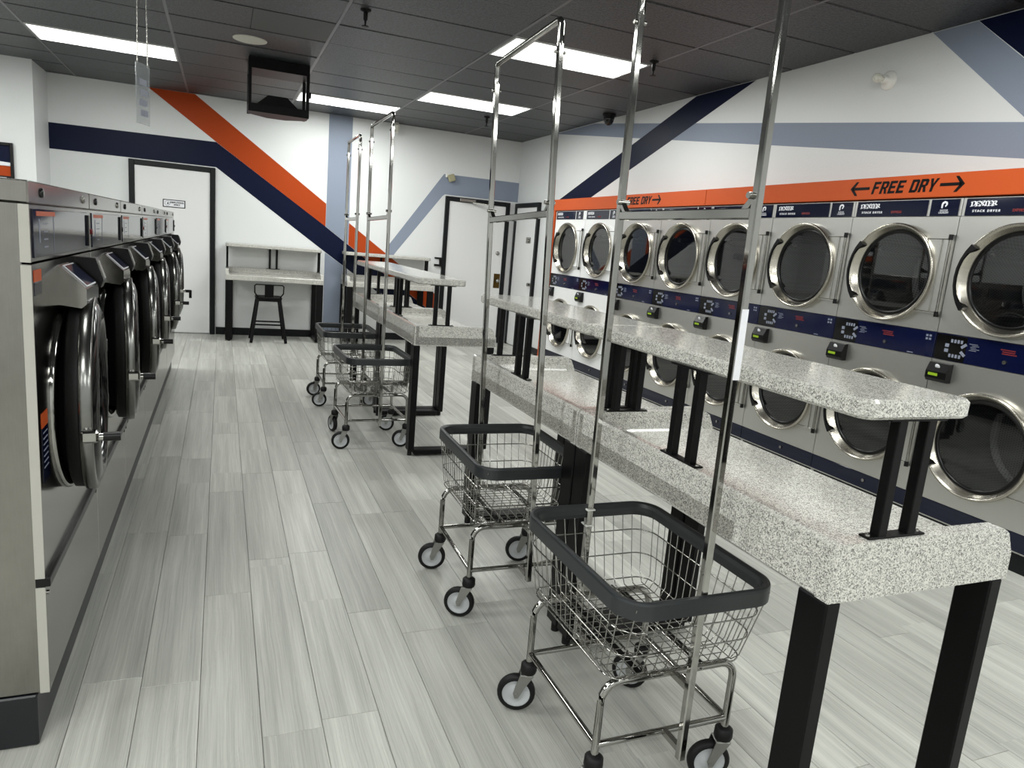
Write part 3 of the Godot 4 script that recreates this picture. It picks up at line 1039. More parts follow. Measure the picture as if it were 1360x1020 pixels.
func make_washers() -> void:
	var said := ["steel washer at the end of the row with its plain side panel showing", "second steel washer in the row, right next to the end washer", "third steel washer in the row, two along from the end washer", "fourth steel washer in the row, three along from the end washer", "fifth steel washer in the row, next to the far end washer", "steel washer at the far end of the row by the employees door"]
	var ajar := [5.0, 7.0, 8.0, 7.0, 8.0, 6.0]
	for k in 6:
		var w: float = WZ[k] - WZ[k + 1] - 0.008
		var o := thing("steel_washer", said[k], "washer", Vector3(-0.44, 0, (WZ[k] + WZ[k + 1]) / 2), PI / 2, "steel washers in a row")
		washer(o, w, deg_to_rad(ajar[k]), k)
	# plinth they all stand on
	var mb := MB.new()
	mb.box(Vector3(-0.95, 0.08, (WZ[0] + WZ[6]) / 2), Vector3(0.96, 0.156, WZ[0] - WZ[6]), 0.004)
	tag(put("washer_plinth", mb, M.plinth), "dark low plinth running under the row of steel washers", "plinth")

func washer(o: Node3D, w: float, ajar: float, k: int) -> void:
	var x0 := -w / 2
	var x1 := w / 2
	var yc := 0.925
	var R := 0.305
	var mb := MB.new()
	mb.box(Vector3(x0 + 0.005, 0.83, -0.52), Vector3(0.01, 1.33, 0.996))
	mb.box(Vector3(x1 - 0.005, 0.83, -0.52), Vector3(0.01, 1.33, 0.996))
	mb.box(Vector3(0, 0.83, -1.015), Vector3(w - 0.02, 1.33, 0.01))
	mb.box(Vector3(0, 0.17, -0.52), Vector3(w - 0.02, 0.01, 0.99))
	put("cabinet", mb, M.steel_polished, o)
	mb = MB.new()
	mb.box(Vector3(0, 1.525, -0.51), Vector3(w, 0.056, 1.02), 0.004)
	var top := put("top_cap", mb, M.steel_polished, o)
	for s in [-0.34, 0.36]:
		mb = MB.new()
		mb.lathe([Vector2(0, 0), Vector2(0.013, 0), Vector2(0.013, 0.003), Vector2(0.009, 0.006), Vector2(0, 0.006)], 14, true, Vector3(s * w, 1.527, 0.0))
		put("lock", mb, M.black_gloss if s < 0 else M.chrome_dull, top)
	# control panel
	mb = MB.new()
	mb.box(Vector3(0, 1.424, -0.011), Vector3(w, 0.143, 0.022), 0.002)
	var cp := put("control_panel", mb, M.steel_polished, o)
	mb = MB.new()
	mb.box(Vector3(-0.02, 1.424, 0.001), Vector3(w - 0.09, 0.122, 0.004), 0.001)
	var pl := put("printed_plate", mb, M.navy_plate, cp)
	mb = MB.new()
	mb.box(Vector3(x0 + 0.17, 1.474, 0.0034), Vector3(0.22, 0.012, 0.0008))
	put("orange_strip", mb, M.orange_trim, pl)  # narrow orange strip near the top of the plate
	mb = MB.new()
	mb.box(Vector3(x0 + 0.26, 1.42, 0.0034), Vector3(0.003, 0.1, 0.0008))
	for q in 4:
		mb.box(Vector3(x0 + 0.16, 1.448 - 0.02 * q, 0.0034), Vector3(0.05, 0.004, 0.0008))
	mb.box(Vector3(x0 + 0.09, 1.43, 0.0034), Vector3(0.012, 0.06, 0.0008))
	stuff(put("white_print", mb, M.print_grey, pl))
	mb = MB.new()
	mb.box(Vector3(x1 - 0.07, 1.424, 0.005), Vector3(0.024, 0.105, 0.008), 0.002)
	put("pull", mb, M.black_plastic, cp)
	mb = MB.new()
	mb.cyl(Vector3(x1 - 0.02, 1.42, 0.0), Vector3(x1 - 0.02, 1.42, 0.012), 0.01, 10)
	put("lamp_cap", mb, M.print_red if k % 2 == 0 else M.black_gloss, cp)
	# front and service panels
	mb = MB.new()
	mb.holed(x0, x1, 0.505, 1.348, 0.0, yc, 0.262, 0.0, 0.022)
	var fp := put("front_panel", mb, M.steel_polished, o)
	mb = MB.new()
	mb.lathe([Vector2(0.296, 0.0), Vector2(0.296, 0.006), Vector2(0.288, 0.012), Vector2(0.27, 0.012), Vector2(0.262, 0.006), Vector2(0.255, -0.03)], 56, true, Vector3(0, yc, 0))
	put("tub_ring", mb, M.chrome, fp)
	mb = MB.new()
	mb.lathe([Vector2(0.262, -0.005), Vector2(0.25, -0.03), Vector2(0.262, -0.05), Vector2(0.24, -0.08), Vector2(0.24, -0.12), Vector2(0.30, -0.14), Vector2(0.30, -0.55), Vector2(0, -0.56)], 48, true, Vector3(0, yc, 0))
	put("tub", mb, M.drum, o)
	mb = MB.new()
	mb.box(Vector3(0, 0.4915, -0.006), Vector3(w - 0.004, 0.026, 0.036), 0.002)
	put("dark_gap_strip", mb, M.black_plastic, o)
	mb = MB.new()
	mb.box(Vector3(0, 0.32, -0.011), Vector3(w, 0.318, 0.022), 0.002)
	var sp := put("service_panel", mb, M.steel_polished, o)
	for s in [-1.0, 1.0]:
		mb = MB.new()
		mb.cyl(Vector3(s * (w / 2 - 0.03), 0.45, 0), Vector3(s * (w / 2 - 0.03), 0.45, 0.004), 0.007, 8)
		put("screw", mb, M.chrome, sp)
	# payment box: wedge with sloping keypad, reader fin beside it
	mb = MB.new()
	mb.xf = Transform3D(Basis(Vector3(0, 0, 1), Vector3(0, 1, 0), Vector3(-1, 0, 0)), Vector3(0.0, 0, 0))
	mb.prism(PackedVector2Array([Vector2(0, 1.215), Vector2(0.056, 1.207), Vector2(0.070, 1.22), Vector2(0.070, 1.264), Vector2(0.0, 1.33)]), -0.10, 0.12)
	var pb := put("payment_box", mb, M.steel_polished, o)
	mb = MB.new()
	mb.xf = Transform3D(Basis(Vector3(1, 0, 0), Vector3(0, 0.066, -0.070).normalized(), Vector3(0, 0.070, 0.066).normalized()), Vector3(-0.01, 1.2985, 0.0362))
	mb.box(Vector3(0, 0, 0), Vector3(0.15, 0.086, 0.004), 0.001)
	put("keypad_frame", mb, M.print_white, pb)
	var mk := MB.new()
	mk.xf = mb.xf
	mk.box(Vector3(0, 0, 0.001), Vector3(0.14, 0.078, 0.004), 0.001)
	put("keypad", mk, M.navy_strip, pb)
	mb = MB.new()
	mb.xf = Transform3D(Basis(Vector3(0, 0, 1), Vector3(0, 1, 0), Vector3(-1, 0, 0)), Vector3(0.15, 0, 0))
	mb.prism(PackedVector2Array([Vector2(0, 1.25), Vector2(0.074, 1.25), Vector2(0.082, 1.275), Vector2(0.06, 1.344), Vector2(0.0, 1.345)]), -0.028, 0.028)
	var rf := put("card_reader", mb, M.black_plastic, o)
	mb = MB.new()
	mb.bar(Vector3(0.15, 1.28, 0.082), Vector3(0.15, 1.335, 0.0645), 0.03, 0.004, Vector3(1, 0, 0))
	put("silver_slot", mb, M.chrome_dull, rf)
	# light folded edge of the front on the open side
	for q in [[0.505, 1.346], [0.162, 0.478], [1.353, 1.495]]:
		mb = MB.new()
		mb.box(Vector3(x0 - 0.001, (q[0] + q[1]) / 2, -0.011), Vector3(0.003, q[1] - q[0], 0.023), 0.0005)
		put("edge_trim", mb, M.edge_paint, o)
	# stickers
	if k == 0:
		mb = MB.new()
		mb.box(Vector3(x0 + 0.06, 1.318, 0.0006), Vector3(0.08, 0.03, 0.0012))
		mb.box(Vector3(x0 + 0.07, 0.935, 0.0006), Vector3(0.07, 0.04, 0.0012))
		stuff(put("orange_label", mb, M.orange_trim, fp))
		mb = MB.new()
		mb.box(Vector3(x0 + 0.06, 1.285, 0.0006), Vector3(0.08, 0.034, 0.0012))
		mb.box(Vector3(x0 + 0.07, 0.84, 0.0006), Vector3(0.07, 0.15, 0.0012))
		stuff(put("navy_label", mb, M.navy_plate, fp))
		mb = MB.new()
		for q in 7:
			mb.box(Vector3(x0 + 0.07, 0.9 - 0.016 * q, 0.0014), Vector3(0.05, 0.004, 0.0006))
		stuff(put("label_print", mb, M.print_grey, fp))
	# door, hinged on the far side and left ajar
	mb = MB.new()
	mb.lathe([Vector2(0.27, 0.004), Vector2(R - 0.003, 0.0), Vector2(R, 0.004), Vector2(R, 0.03), Vector2(R - 0.003, 0.033), Vector2(R - 0.02, 0.034)], 72, true, Vector3(-R - 0.02, 0, 0))
	var d := put("door", mb, M.door_band, o)
	d.position = Vector3(R + 0.02, yc, 0.014)
	d.rotation.y = ajar
	mb = MB.new()
	mb.lathe([Vector2(R - 0.018, 0.033), Vector2(R - 0.024, 0.04), Vector2(R - 0.05, 0.05), Vector2(0.236, 0.048), Vector2(0.225, 0.03)], 64, true, Vector3(-R - 0.02, 0, 0))
	put("door_face", mb, M.black_gloss, d)
	mb = MB.new()
	mb.lathe([Vector2(0.19, -0.075), Vector2(0.235, -0.07), Vector2(0.25, -0.04), Vector2(0.278, -0.036), Vector2(0.294, -0.028), Vector2(0.296, -0.002), Vector2(0.285, 0.004)], 56, true, Vector3(-R - 0.02, 0, 0))
	put("gasket", mb, M.rubber, d)
	mb = MB.new()
	mb.lathe([Vector2(0.232, 0.034), Vector2(0.21, 0.0), Vector2(0.19, -0.09), Vector2(0.15, -0.11), Vector2(0, -0.115)], 48, true, Vector3(-R - 0.02, 0, 0))
	put("glass_bowl", mb, M.glass, d)
	mb = MB.new()
	mb.box(Vector3(-2 * R - 0.022, -0.06, 0.026), Vector3(0.03, 0.036, 0.044), 0.006)
	mb.cyl(Vector3(-2 * R - 0.03, -0.06, 0.05), Vector3(-2 * R - 0.03, -0.06, 0.075), 0.012, 12)
	var hb := put("handle_bracket", mb, M.chrome, d)
	mb = MB.new()
	mb.cyl(Vector3(-2 * R - 0.03, -0.06, 0.06), Vector3(-2 * R - 0.03, -0.06, 0.104), 0.013, 14)
	if k == 5:
		mb.cyl(Vector3(-2 * R - 0.03, -0.05, 0.098), Vector3(-2 * R - 0.03, -0.12, 0.098), 0.012, 14)
	put("grip", mb, M.black_plastic, d)
	mb = MB.new()
	for s in [-1.0, 1.0]:
		mb.box(Vector3(0.0, s * 0.1, 0.012), Vector3(0.05, 0.05, 0.07), 0.006)
	mb.cyl(Vector3(0.012, -0.14, 0.0), Vector3(0.012, 0.14, 0.0), 0.014, 12)
	put("hinge", mb, M.chrome_dull, d)

# ---------------------------------------------------------------- folding tables
const TL := 1.214
const TD := 0.59

func make_tables() -> void:
	var g := "speckled folding tables"
	var said := ["speckled grey folding table at the near end of the island, beside the front cart", "speckled grey folding table joined behind the near one, its shelf end facing the exit door", "speckled grey folding table of the farther island, end facing the nearer island", "speckled grey folding table at the far end of the farther island", "speckled folding table against the back wall with a black stool under it", "speckled folding table against the back wall under the orange stripe, beside the exit door"]
	var spots := [[Vector3(1.225, 0, -1.647), PI / 2], [Vector3(1.225, 0, -2.869), PI / 2], [Vector3(1.205, 0, -5.235), PI / 2], [Vector3(1.205, 0, -6.457), PI / 2], [Vector3(0.647, 0, ZB + 0.004), 0.0], [Vector3(2.17, 0, ZB + 0.004), 0.0]]
	var proto := folding_table(1.222)
	for k in 6:
		var o: Node3D = proto

		if k > 0:
			o = proto.duplicate()
			o.name = numbered("folding_table")
			add_child(o, true)
		o.position = spots[k][0]
		o.rotation.y = spots[k][1]
		tag(o, said[k], "table", g)

func folding_table(shelf_y: float) -> Node3D:
	# local x along the table, back edge at z = 0, open front edge at z = TD
	var o := Node3D.new()
	o.name = numbered("folding_table")
	add_child(o, true)
	var hl := TL / 2
	var mb := MB.new()
	mb.box(Vector3(0, 0.8195, TD / 2), Vector3(TL, 0.069, TD), 0.007)
	mb.box(Vector3(0, 0.855, 0.019), Vector3(TL, 0.14, 0.038), 0.009)
	var pr := PackedVector2Array([Vector2(0.0, 0.787), Vector2(TD - 0.002, 0.787), Vector2(TD, 0.79), Vector2(TD - 0.002, 0.855), Vector2(TD - 0.026, 0.908), Vector2(TD - 0.04, 0.918), Vector2(TD - 0.056, 0.9245), Vector2(0.012, 0.9245), Vector2(0.004, 0.921), Vector2(0.0, 0.914)])
	for s in [-1.0, 1.0]:
		mb.xf = Transform3D(Basis(Vector3(0, 0, 1), Vector3(0, 1, 0), Vector3(-1, 0, 0)), Vector3(s * (hl - 0.019), 0, 0))
		mb.prism(pr, -0.019, 0.019)
	# coved inner corners
	mb.xf = Transform3D(Basis(Vector3(0, 0, 1), Vector3(0, 1, 0), Vector3(-1, 0, 0)), Vector3.ZERO)
	mb.prism(PackedVector2Array([Vector2(0.036, 0.850), Vector2(0.062, 0.8535), Vector2(0.047, 0.861), Vector2(0.04, 0.871), Vector2(0.036, 0.885)]), -hl + 0.03, hl - 0.03)
	mb.xf = Transform3D.IDENTITY
	for s in [-1.0, 1.0]:
		mb.prism(PackedVector2Array([Vector2(s * (hl - 0.036), 0.850), Vector2(s * (hl - 0.06), 0.8535), Vector2(s * (hl - 0.046), 0.862), Vector2(s * (hl - 0.036), 0.885)]), 0.03, TD - 0.06)
	put("table_top", mb, M.speckle, o)
	mb = MB.new()
	mb.slab(Vector3(0, shelf_y, 0.178), TL, 0.335, 0.044, 0.035, 0.007)
	put("shelf", mb, M.speckle, o)
	# shelf supports: two on the end rims, one on the back rim
	var top := shelf_y - 0.022
	for q in [[-hl + 0.022, 0.185, 0], [hl - 0.022, 0.185, 0], [0.0, 0.022, 1]]:
		var dir := Vector3(1, 0, 0) if q[2] == 1 else Vector3(0, 0, 1)
		var c := Vector3(q[0], 0, q[1])
		mb = MB.new()
		mb.bar(c + dir * -0.087 + Vector3(0, 0.9275, 0), c + dir * 0.087 + Vector3(0, 0.9275, 0), 0.005, 0.03, Vector3.UP, 0.001)
		mb.bar(c + dir * -0.087 + Vector3(0, top - 0.0025, 0), c + dir * 0.087 + Vector3(0, top - 0.0025, 0), 0.005, 0.03, Vector3.UP, 0.001)
		for s in [-0.045, 0.045]:
			mb.box(c + dir * s + Vector3(0, (0.925 + top) / 2, 0), Vector3(0.026, top - 0.927, 0.026), 0.002)
		var sp := put("shelf_support", mb, M.black_powder, o)
		mb = MB.new()
		for s in [-0.077, 0.077]:
			mb.lathe([Vector2(0, 0), Vector2(0.006, 0), Vector2(0.005, 0.004), Vector2(0, 0.005)], 8, true, c + dir * s + Vector3(0, 0.93, 0), Vector3.UP)
		stuff(put("bolts", mb, M.chrome_dull, sp))
	# two leg frames
	for s in [-1.0, 1.0]:
		var x: float = s * (hl - 0.045)
		for q in [0.022, TD - 0.03]:
			mb = MB.new()
			mb.box(Vector3(x, 0.412, q), Vector3(0.088, 0.748, 0.042), 0.004)
			put("leg", mb, M.black_powder, o)
		mb = MB.new()
		mb.box(Vector3(x, 0.03, TD / 2 - 0.004), Vector3(0.086, 0.036, TD - 0.096), 0.004)
		put("floor_rail", mb, M.black_powder, o)
		for q in [0.022, TD - 0.03]:
			mb = MB.new()
			mb.cyl(Vector3(x, 0.001, q), Vector3(x, 0.04, q), 0.016, 12)
			put("foot", mb, M.rubber, o)
	return o

# ---------------------------------------------------------------- laundry carts
func make_carts() -> void:
	var said := ["wire laundry cart with a white paper strip on its pole, by the near speckled table", "wire laundry cart beside the second speckled table, rack of bare chrome poles", "wire laundry cart standing by the legs of the farther island's end", "wire laundry cart at the far island, tucked by the back wall tables"]
	var at := [Vector3(1.15, 0, -1.655), Vector3(1.15, 0, -2.702), Vector3(1.02, 0, -5.09), Vector3(1.035, 0, -6.36)]
	var turn := [0.0, -0.02, 0.03, 0.0]
	var lean := [[0.008, 0.0], [0.022, -0.03], [0.0, -0.02], [0.0, 0.0]]
	var yaw := [[-2.0, -1.2, -2.4, -1.9], [-1.8, -2.1, -1.9, -1.0], [-2.9, -1.75, -1.9, -1.8], [-1.4, -1.7, -2.0, -1.6]]
	var proto := cart()
	for k in 4:
		var o: Node3D = proto
		if k > 0:
			o = proto.duplicate()
			o.name = numbered("laundry_cart")
			add_child(o, true)
		o.position = at[k]
		o.rotation.y = turn[k]
		tag(o, said[k], "laundry cart", "wire laundry carts")
		o.get_node("rack").rotation = Vector3(lean[k][1], 0, lean[k][0])
		o.get_node("rack").scale.z = [1.03, 1.12, 1.05, 0.97][k]
		var n := 0
		for c in o.get_children():
			if c.name.begins_with("caster"):
				c.rotation.y = yaw[k][n]
				n += 1
	# only the front cart carries a paper strip and zip ties
	var rk := proto.get_node("rack")
	var mb := MB.new()
	mb.box(Vector3(0.0112, 1.31, 0.298), Vector3(0.0012, 0.17, 0.019))
	mb.box(Vector3(0.0, 1.31, 0.3092), Vector3(0.019, 0.17, 0.0012))
	var lb := put("paper_strip", mb, M.print_white, rk)
	lb.set_meta("label", "white paper strip stuck on the pole")
	mb = MB.new()
	for y in [0.655, 0.60]:
		mb.box(Vector3(0, y, -0.302), Vector3(0.03, 0.005, 0.036), 0.001)
	stuff(put("zip_tie", mb, M.zip_white, rk))

func cart() -> Node3D:
	var o := Node3D.new()
	o.name = numbered("laundry_cart")
	add_child(o, true)
	var mb := MB.new()
	# bumper rim
	var sec := [Vector2(-0.008, -0.024), Vector2(0.004, -0.024), Vector2(0.013, -0.02), Vector2(0.017, -0.006), Vector2(0.017, 0.008), Vector2(0.012, 0.019), Vector2(0.002, 0.024), Vector2(-0.006, 0.022), Vector2(-0.008, 0.016)]
	mb.loop(MB.rrect(0.468, 0.648, 0.075, 0.643, 8), sec)
	put("bumper_rim", mb, M.bumper, o)
	# wire basket: rings, upright U wires, floor grid
	mb = MB.new()
	var ring := func(y: float) -> Array:
		var t := (y - 0.415) / 0.235
		return MB.rrect(lerpf(0.435, 0.47, t), lerpf(0.52, 0.65, t), lerpf(0.055, 0.075, t), y, 5)
	for y in [0.415, 0.495, 0.572]:
		mb.tube(ring.call(y), 0.0024, 6, true)
	for i in 12:
		var f := -1.0 + 2.0 * (i + 0.5) / 12
		mb.tube([Vector3(f * 0.225, 0.648, -0.318), Vector3(f * 0.21, 0.43, -0.258), Vector3(f * 0.205, 0.405, -0.235), Vector3(f * 0.205, 0.405, 0.235), Vector3(f * 0.21, 0.43, 0.258), Vector3(f * 0.225, 0.648, 0.318)], 0.0017, 5)
	for i in 16:
		var f := -1.0 + 2.0 * (i + 0.5) / 16
		mb.tube([Vector3(-0.232, 0.648, f * 0.30), Vector3(-0.215, 0.43, f * 0.245), Vector3(-0.195, 0.401, f * 0.24), Vector3(0.195, 0.401, f * 0.24), Vector3(0.215, 0.43, f * 0.245), Vector3(0.232, 0.648, f * 0.30)], 0.0017, 5)
	for s in [-0.08, 0.08]:
		mb.tube([Vector3(s, 0.398, -0.25), Vector3(s, 0.398, 0.25)], 0.0035, 6)
	stuff(put("wire_basket", mb, M.chrome, o))
	# tube frame: two end arches with lower rails
	mb = MB.new()
	for sz in [-1.0, 1.0]:
		var z: float = sz * 0.222
		var pts := [Vector3(-0.216, 0.165, z), Vector3(-0.216, 0.34, z)]
		for i in 6:
			var a := PI - PI / 2 * i / 5
			pts.append(Vector3(-0.166 + cos(a) * 0.05, 0.338 + sin(a) * 0.05, z))
		for i in 6:
			var a := PI / 2 - PI / 2 * i / 5
			pts.append(Vector3(0.166 + cos(a) * 0.05, 0.338 + sin(a) * 0.05, z))
		pts.append(Vector3(0.216, 0.165, z))
		mb = MB.new()
		mb.tube(pts, 0.0115, 10)
		put("leg_arch", mb, M.chrome, o)
	for s in [-1.0, 1.0]:
		mb = MB.new()
		mb.tube([Vector3(s * 0.216, 0.205, -0.222), Vector3(s * 0.216, 0.205, 0.222)], 0.0095, 8)
		put("lower_rail", mb, M.chrome, o)
		mb = MB.new()
		mb.tube([Vector3(-0.216, 0.205, s * 0.222), Vector3(0.216, 0.205, s * 0.222)], 0.0095, 8)
		put("lower_rail", mb, M.chrome, o)
		mb = MB.new()
		mb.box(Vector3(s * 0.1, 0.392, 0), Vector3(0.022, 0.006, 0.46), 0.001)
		put("basket_strap", mb, M.black_powder, o)
	# hanging rack: two square poles, cross bar and top bar
	var rk := Node3D.new()
	rk.name = "rack"
	o.add_child(rk)
	for s in [-1.0, 1.0]:
		mb = MB.new()
		mb.box(Vector3(0, 1.19, s * 0.298), Vector3(0.021, 2.02, 0.021), 0.003)
		put("pole", mb, M.chrome, rk)
	mb = MB.new()
	mb.box(Vector3(0, 1.615, 0), Vector3(0.02, 0.026, 0.578), 0.003)
	for s in [-1.0, 1.0]:
		mb.bar(Vector3(0, 1.618, s * 0.258), Vector3(0, 1.652, s * 0.291), 0.018, 0.016, Vector3(1, 0, 0), 0.002)
	put("cross_bar", mb, M.chrome, rk)
	mb = MB.new()
	var arc := []
	arc.append(Vector3(0, 2.19, -0.298))
	for i in 4:
		var a := PI - PI / 2 * i / 3
		arc.append(Vector3(0, 2.262 + sin(a) * 0.02, -0.278 + cos(a) * 0.02))
	for i in 4:
		var a := PI / 2 - PI / 2 * i / 3
		arc.append(Vector3(0, 2.262 + sin(a) * 0.02, 0.278 + cos(a) * 0.02))
	arc.append(Vector3(0, 2.19, 0.298))
	mb.tube(arc, 0.0125, 8)
	put("top_bar", mb, M.chrome, rk)
	for s in [-1.0, 1.0]:
		for q in [[1.655, 0.288, 0.008], [2.17, 0.298, 0.006]]:
			mb = MB.new()
			mb.cyl(Vector3(-0.02, q[0], s * q[1]), Vector3(0.02, q[0], s * q[1]), q[2], 8)
			put("bolt", mb, M.chrome_dull, rk)
	for s in [-1.0, 1.0]:
		for y in [0.205, 0.388]:
			mb = MB.new()
			mb.bar(Vector3(0, y, s * 0.222), Vector3(0, y, s * 0.298), 0.016, 0.016, Vector3(1, 0, 0))
			put("pole_bracket", mb, M.chrome_dull, o)
	# casters
	for sx in [-1.0, 1.0]:
		for sz in [-1.0, 1.0]:
			mb = MB.new()
			mb.lathe([Vector2(0, 0.138), Vector2(0.024, 0.138), Vector2(0.027, 0.146), Vector2(0.026, 0.168), Vector2(0.016, 0.176), Vector2(0, 0.176)], 16, true, Vector3.ZERO, Vector3.UP)
			var c := put("caster", mb, M.rubber, o)
			c.position = Vector3(sx * 0.216, 0, sz * 0.222)
			# fork, leaning so that the wheel trails
			mb = MB.new()
			mb.box(Vector3(0, 0.134, 0.004), Vector3(0.046, 0.006, 0.044), 0.002)
			for s in [-1.0, 1.0]:
				mb.xf = Transform3D(Basis(Vector3(0, 0, 1), Vector3(0, 1, 0), Vector3(-1, 0, 0)), Vector3(s * 0.021, 0, 0))
				mb.prism(PackedVector2Array([Vector2(-0.018, 0.136), Vector2(0.026, 0.136), Vector2(0.044, 0.07), Vector2(0.038, 0.052), Vector2(0.026, 0.054), Vector2(0.012, 0.085)]), -0.0015, 0.0015)
			mb.xf = Transform3D.IDENTITY
			mb.cyl(Vector3(-0.026, 0.0635, 0.034), Vector3(0.026, 0.0635, 0.034), 0.006, 8)
			put("fork", mb, M.galvanised, c)
			mb = MB.new()
			mb.lathe([Vector2(0.046, -0.0145), Vector2(0.057, -0.0145), Vector2(0.062, -0.009), Vector2(0.0632, 0.0), Vector2(0.062, 0.009), Vector2(0.057, 0.0145), Vector2(0.046, 0.0145)], 28, true, Vector3(0, 0.0637, 0.034), Vector3(1, 0, 0))
			put("tyre", mb, M.rubber, c)
			mb = MB.new()
			mb.lathe([Vector2(0, -0.013), Vector2(0.02, -0.013), Vector2(0.024, -0.008), Vector2(0.038, -0.008), Vector2(0.042, -0.012), Vector2(0.047, -0.012), Vector2(0.047, 0.012), Vector2(0.042, 0.012), Vector2(0.038, 0.008), Vector2(0.024, 0.008), Vector2(0.02, 0.013), Vector2(0, 0.013)], 24, true, Vector3(0, 0.0637, 0.034), Vector3(1, 0, 0))
			put("wheel_hub", mb, M.hub_grey, c)
	return o

# ---------------------------------------------------------------- fittings and small things
func make_fittings() -> void:
	# bar stool under the wall table
	var o := thing("bar_stool", "black metal stool with a low back tucked under the wall table", "stool", Vector3(0.565, 0, -9.83), 0.0)
	var mb := MB.new()
	mb.slab(Vector3(0, 0.582, 0), 0.33, 0.33, 0.026, 0.05, 0.006)
	mb.slab(Vector3(0, 0.556, 0), 0.30, 0.30, 0.034, 0.04, 0.004)
	put("seat", mb, M.black_powder, o)
	for sx in [-1.0, 1.0]:
		for sz in [-1.0, 1.0]:
			mb = MB.new()
			mb.bar(Vector3(sx * 0.135, 0.57, sz * 0.135), Vector3(sx * 0.215, 0.004, sz * 0.205), 0.038, 0.026, Vector3(1, 0, 0), 0.004)
			put("leg", mb, M.black_powder, o)
	for s in [-1.0, 1.0]:
		mb = MB.new()
		mb.bar(Vector3(-0.175, 0.24, s * 0.175), Vector3(0.175, 0.24, s * 0.175), 0.02, 0.006, Vector3.UP)
		put("foot_rest", mb, M.black_powder, o)
		mb = MB.new()
		mb.bar(Vector3(s * 0.185, 0.20, -0.165), Vector3(s * 0.185, 0.20, 0.165), 0.02, 0.006, Vector3.UP)
		put("foot_rest", mb, M.black_powder, o)
	mb = MB.new()
	mb.tube([Vector3(-0.13, 0.585, 0.14), Vector3(-0.175, 0.65, 0.165), Vector3(-0.178, 0.74, 0.175), Vector3(-0.16, 0.757, 0.177), Vector3(0.16, 0.757, 0.177), Vector3(0.178, 0.74, 0.175), Vector3(0.175, 0.65, 0.165), Vector3(0.13, 0.585, 0.14)], 0.009, 8)
	put("back_hoop", mb, M.black_powder, o)
	mb = MB.new()
	mb.bar(Vector3(0, 0.585, 0.15), Vector3(0, 0.757, 0.176), 0.11, 0.005, Vector3(1, 0, 0), 0.001)
	put("back_splat", mb, M.black_powder, o)
	# sign on the employees door
	o = thing("door_sign", "small white sign reading employees only on the white back door", "sign", Vector3(-0.575, 1.676, ZB + 0.027))
	mb = MB.new()
	mb.box(Vector3(0, 0, 0), Vector3(0.262, 0.098, 0.004), 0.001)
	put("border", mb, M.black_plastic, o)
	mb = MB.new()
	mb.box(Vector3(0, 0, 0.001), Vector3(0.24, 0.078, 0.004), 0.001)
	put("plate", mb, M.print_white, o)
	mb = MB.new()
	mb.lathe([Vector2(0.027, 0), Vector2(0.03, 0), Vector2(0.03, 0.001), Vector2(0.027, 0.001), Vector2(0.027, 0)], 24, false, Vector3(-0.078, 0, 0.003))
	mb.box(Vector3(-0.072, 0, 0.0035), Vector3(0.014, 0.022, 0.001))
	put("emblem", mb, M.lettering_black, o)
	for k in 2:
		var t := place("lettering", text_mesh(["EMPLOYEES", "ONLY"][k], 0.02, 0.0, 0.7), M.lettering_black, o)
		t.position = Vector3(0.032, 0.0145 - 0.028 * k, 0.0038)
	# framed poster on the pier wall
	o = thing("framed_poster", "black framed poster in navy and orange on the wall behind the washers", "poster", Vector3(-2.52, 1.77, PIER + 0.001))
	mb = MB.new()
	for s in [-1.0, 1.0]:
		mb.box(Vector3(s * 0.37, 0, 0.015), Vector3(0.03, 0.76, 0.03), 0.003)
		mb.box(Vector3(0, s * 0.365, 0.015), Vector3(0.71, 0.03, 0.03), 0.003)
	put("frame", mb, M.black_plastic, o)
	mb = MB.new()
	mb.box(Vector3(0, 0, 0.006), Vector3(0.72, 0.72, 0.006))
	put("print_ground", mb, M.navy_paint, o)
	mb = MB.new()
	mb.xf = Transform3D(Basis.IDENTITY, Vector3(0, 0, 0.009))
	mb.prism(PackedVector2Array([Vector2(-0.355, 0.21), Vector2(0.355, 0.17), Vector2(0.355, 0.13), Vector2(-0.355, 0.13)]), 0, 0.001)
	put("print_white_wedge", mb, M.print_white, o)
	mb = MB.new()
	mb.box(Vector3(0, 0.08, 0.0095), Vector3(0.71, 0.11, 0.001))
	put("print_orange_band", mb, M.orange_paint, o)
	mb = MB.new()
	mb.box(Vector3(0, -0.165, 0.0095), Vector3(0.71, 0.38, 0.001))
	put("print_black_field", mb, M.black_plastic, o)
	mb = MB.new()
	for k in 6:
		mb.box(Vector3(0.06 + 0.02 * (k % 3), 0.0 - 0.05 * k, 0.0103), Vector3(0.5 - 0.06 * (k % 2), 0.016, 0.0006))
	stuff(put("print_lines", mb, M.print_white, o))
	# bare bulb in a porcelain holder on the right wall
	o = thing("wall_lamp", "unlit bare bulb in a round porcelain holder on the white wall", "lamp", Vector3(XR, 2.815, -3.82), -PI / 2)
	mb = MB.new()
	mb.lathe([Vector2(0, 0), Vector2(0.062, 0), Vector2(0.062, 0.01), Vector2(0.055, 0.018), Vector2(0.036, 0.022), Vector2(0.026, 0.03), Vector2(0.024, 0.055), Vector2(0.018, 0.058), Vector2(0, 0.058)], 28)
	put("holder", mb, M.porcelain, o)
	mb = MB.new()
	mb.lathe([Vector2(0.014, 0.056), Vector2(0.016, 0.07), Vector2(0.027, 0.088), Vector2(0.031, 0.108), Vector2(0.027, 0.128), Vector2(0.014, 0.14), Vector2(0, 0.143)], 20)
	put("bulb", mb, M.bulb_glass, o)
	# emergency light on the back wall
	o = thing("emergency_light", "small tan emergency lamp head over the corner of the exit door", "lamp", Vector3(3.08, 2.415, ZB + 0.002))
	mb = MB.new()
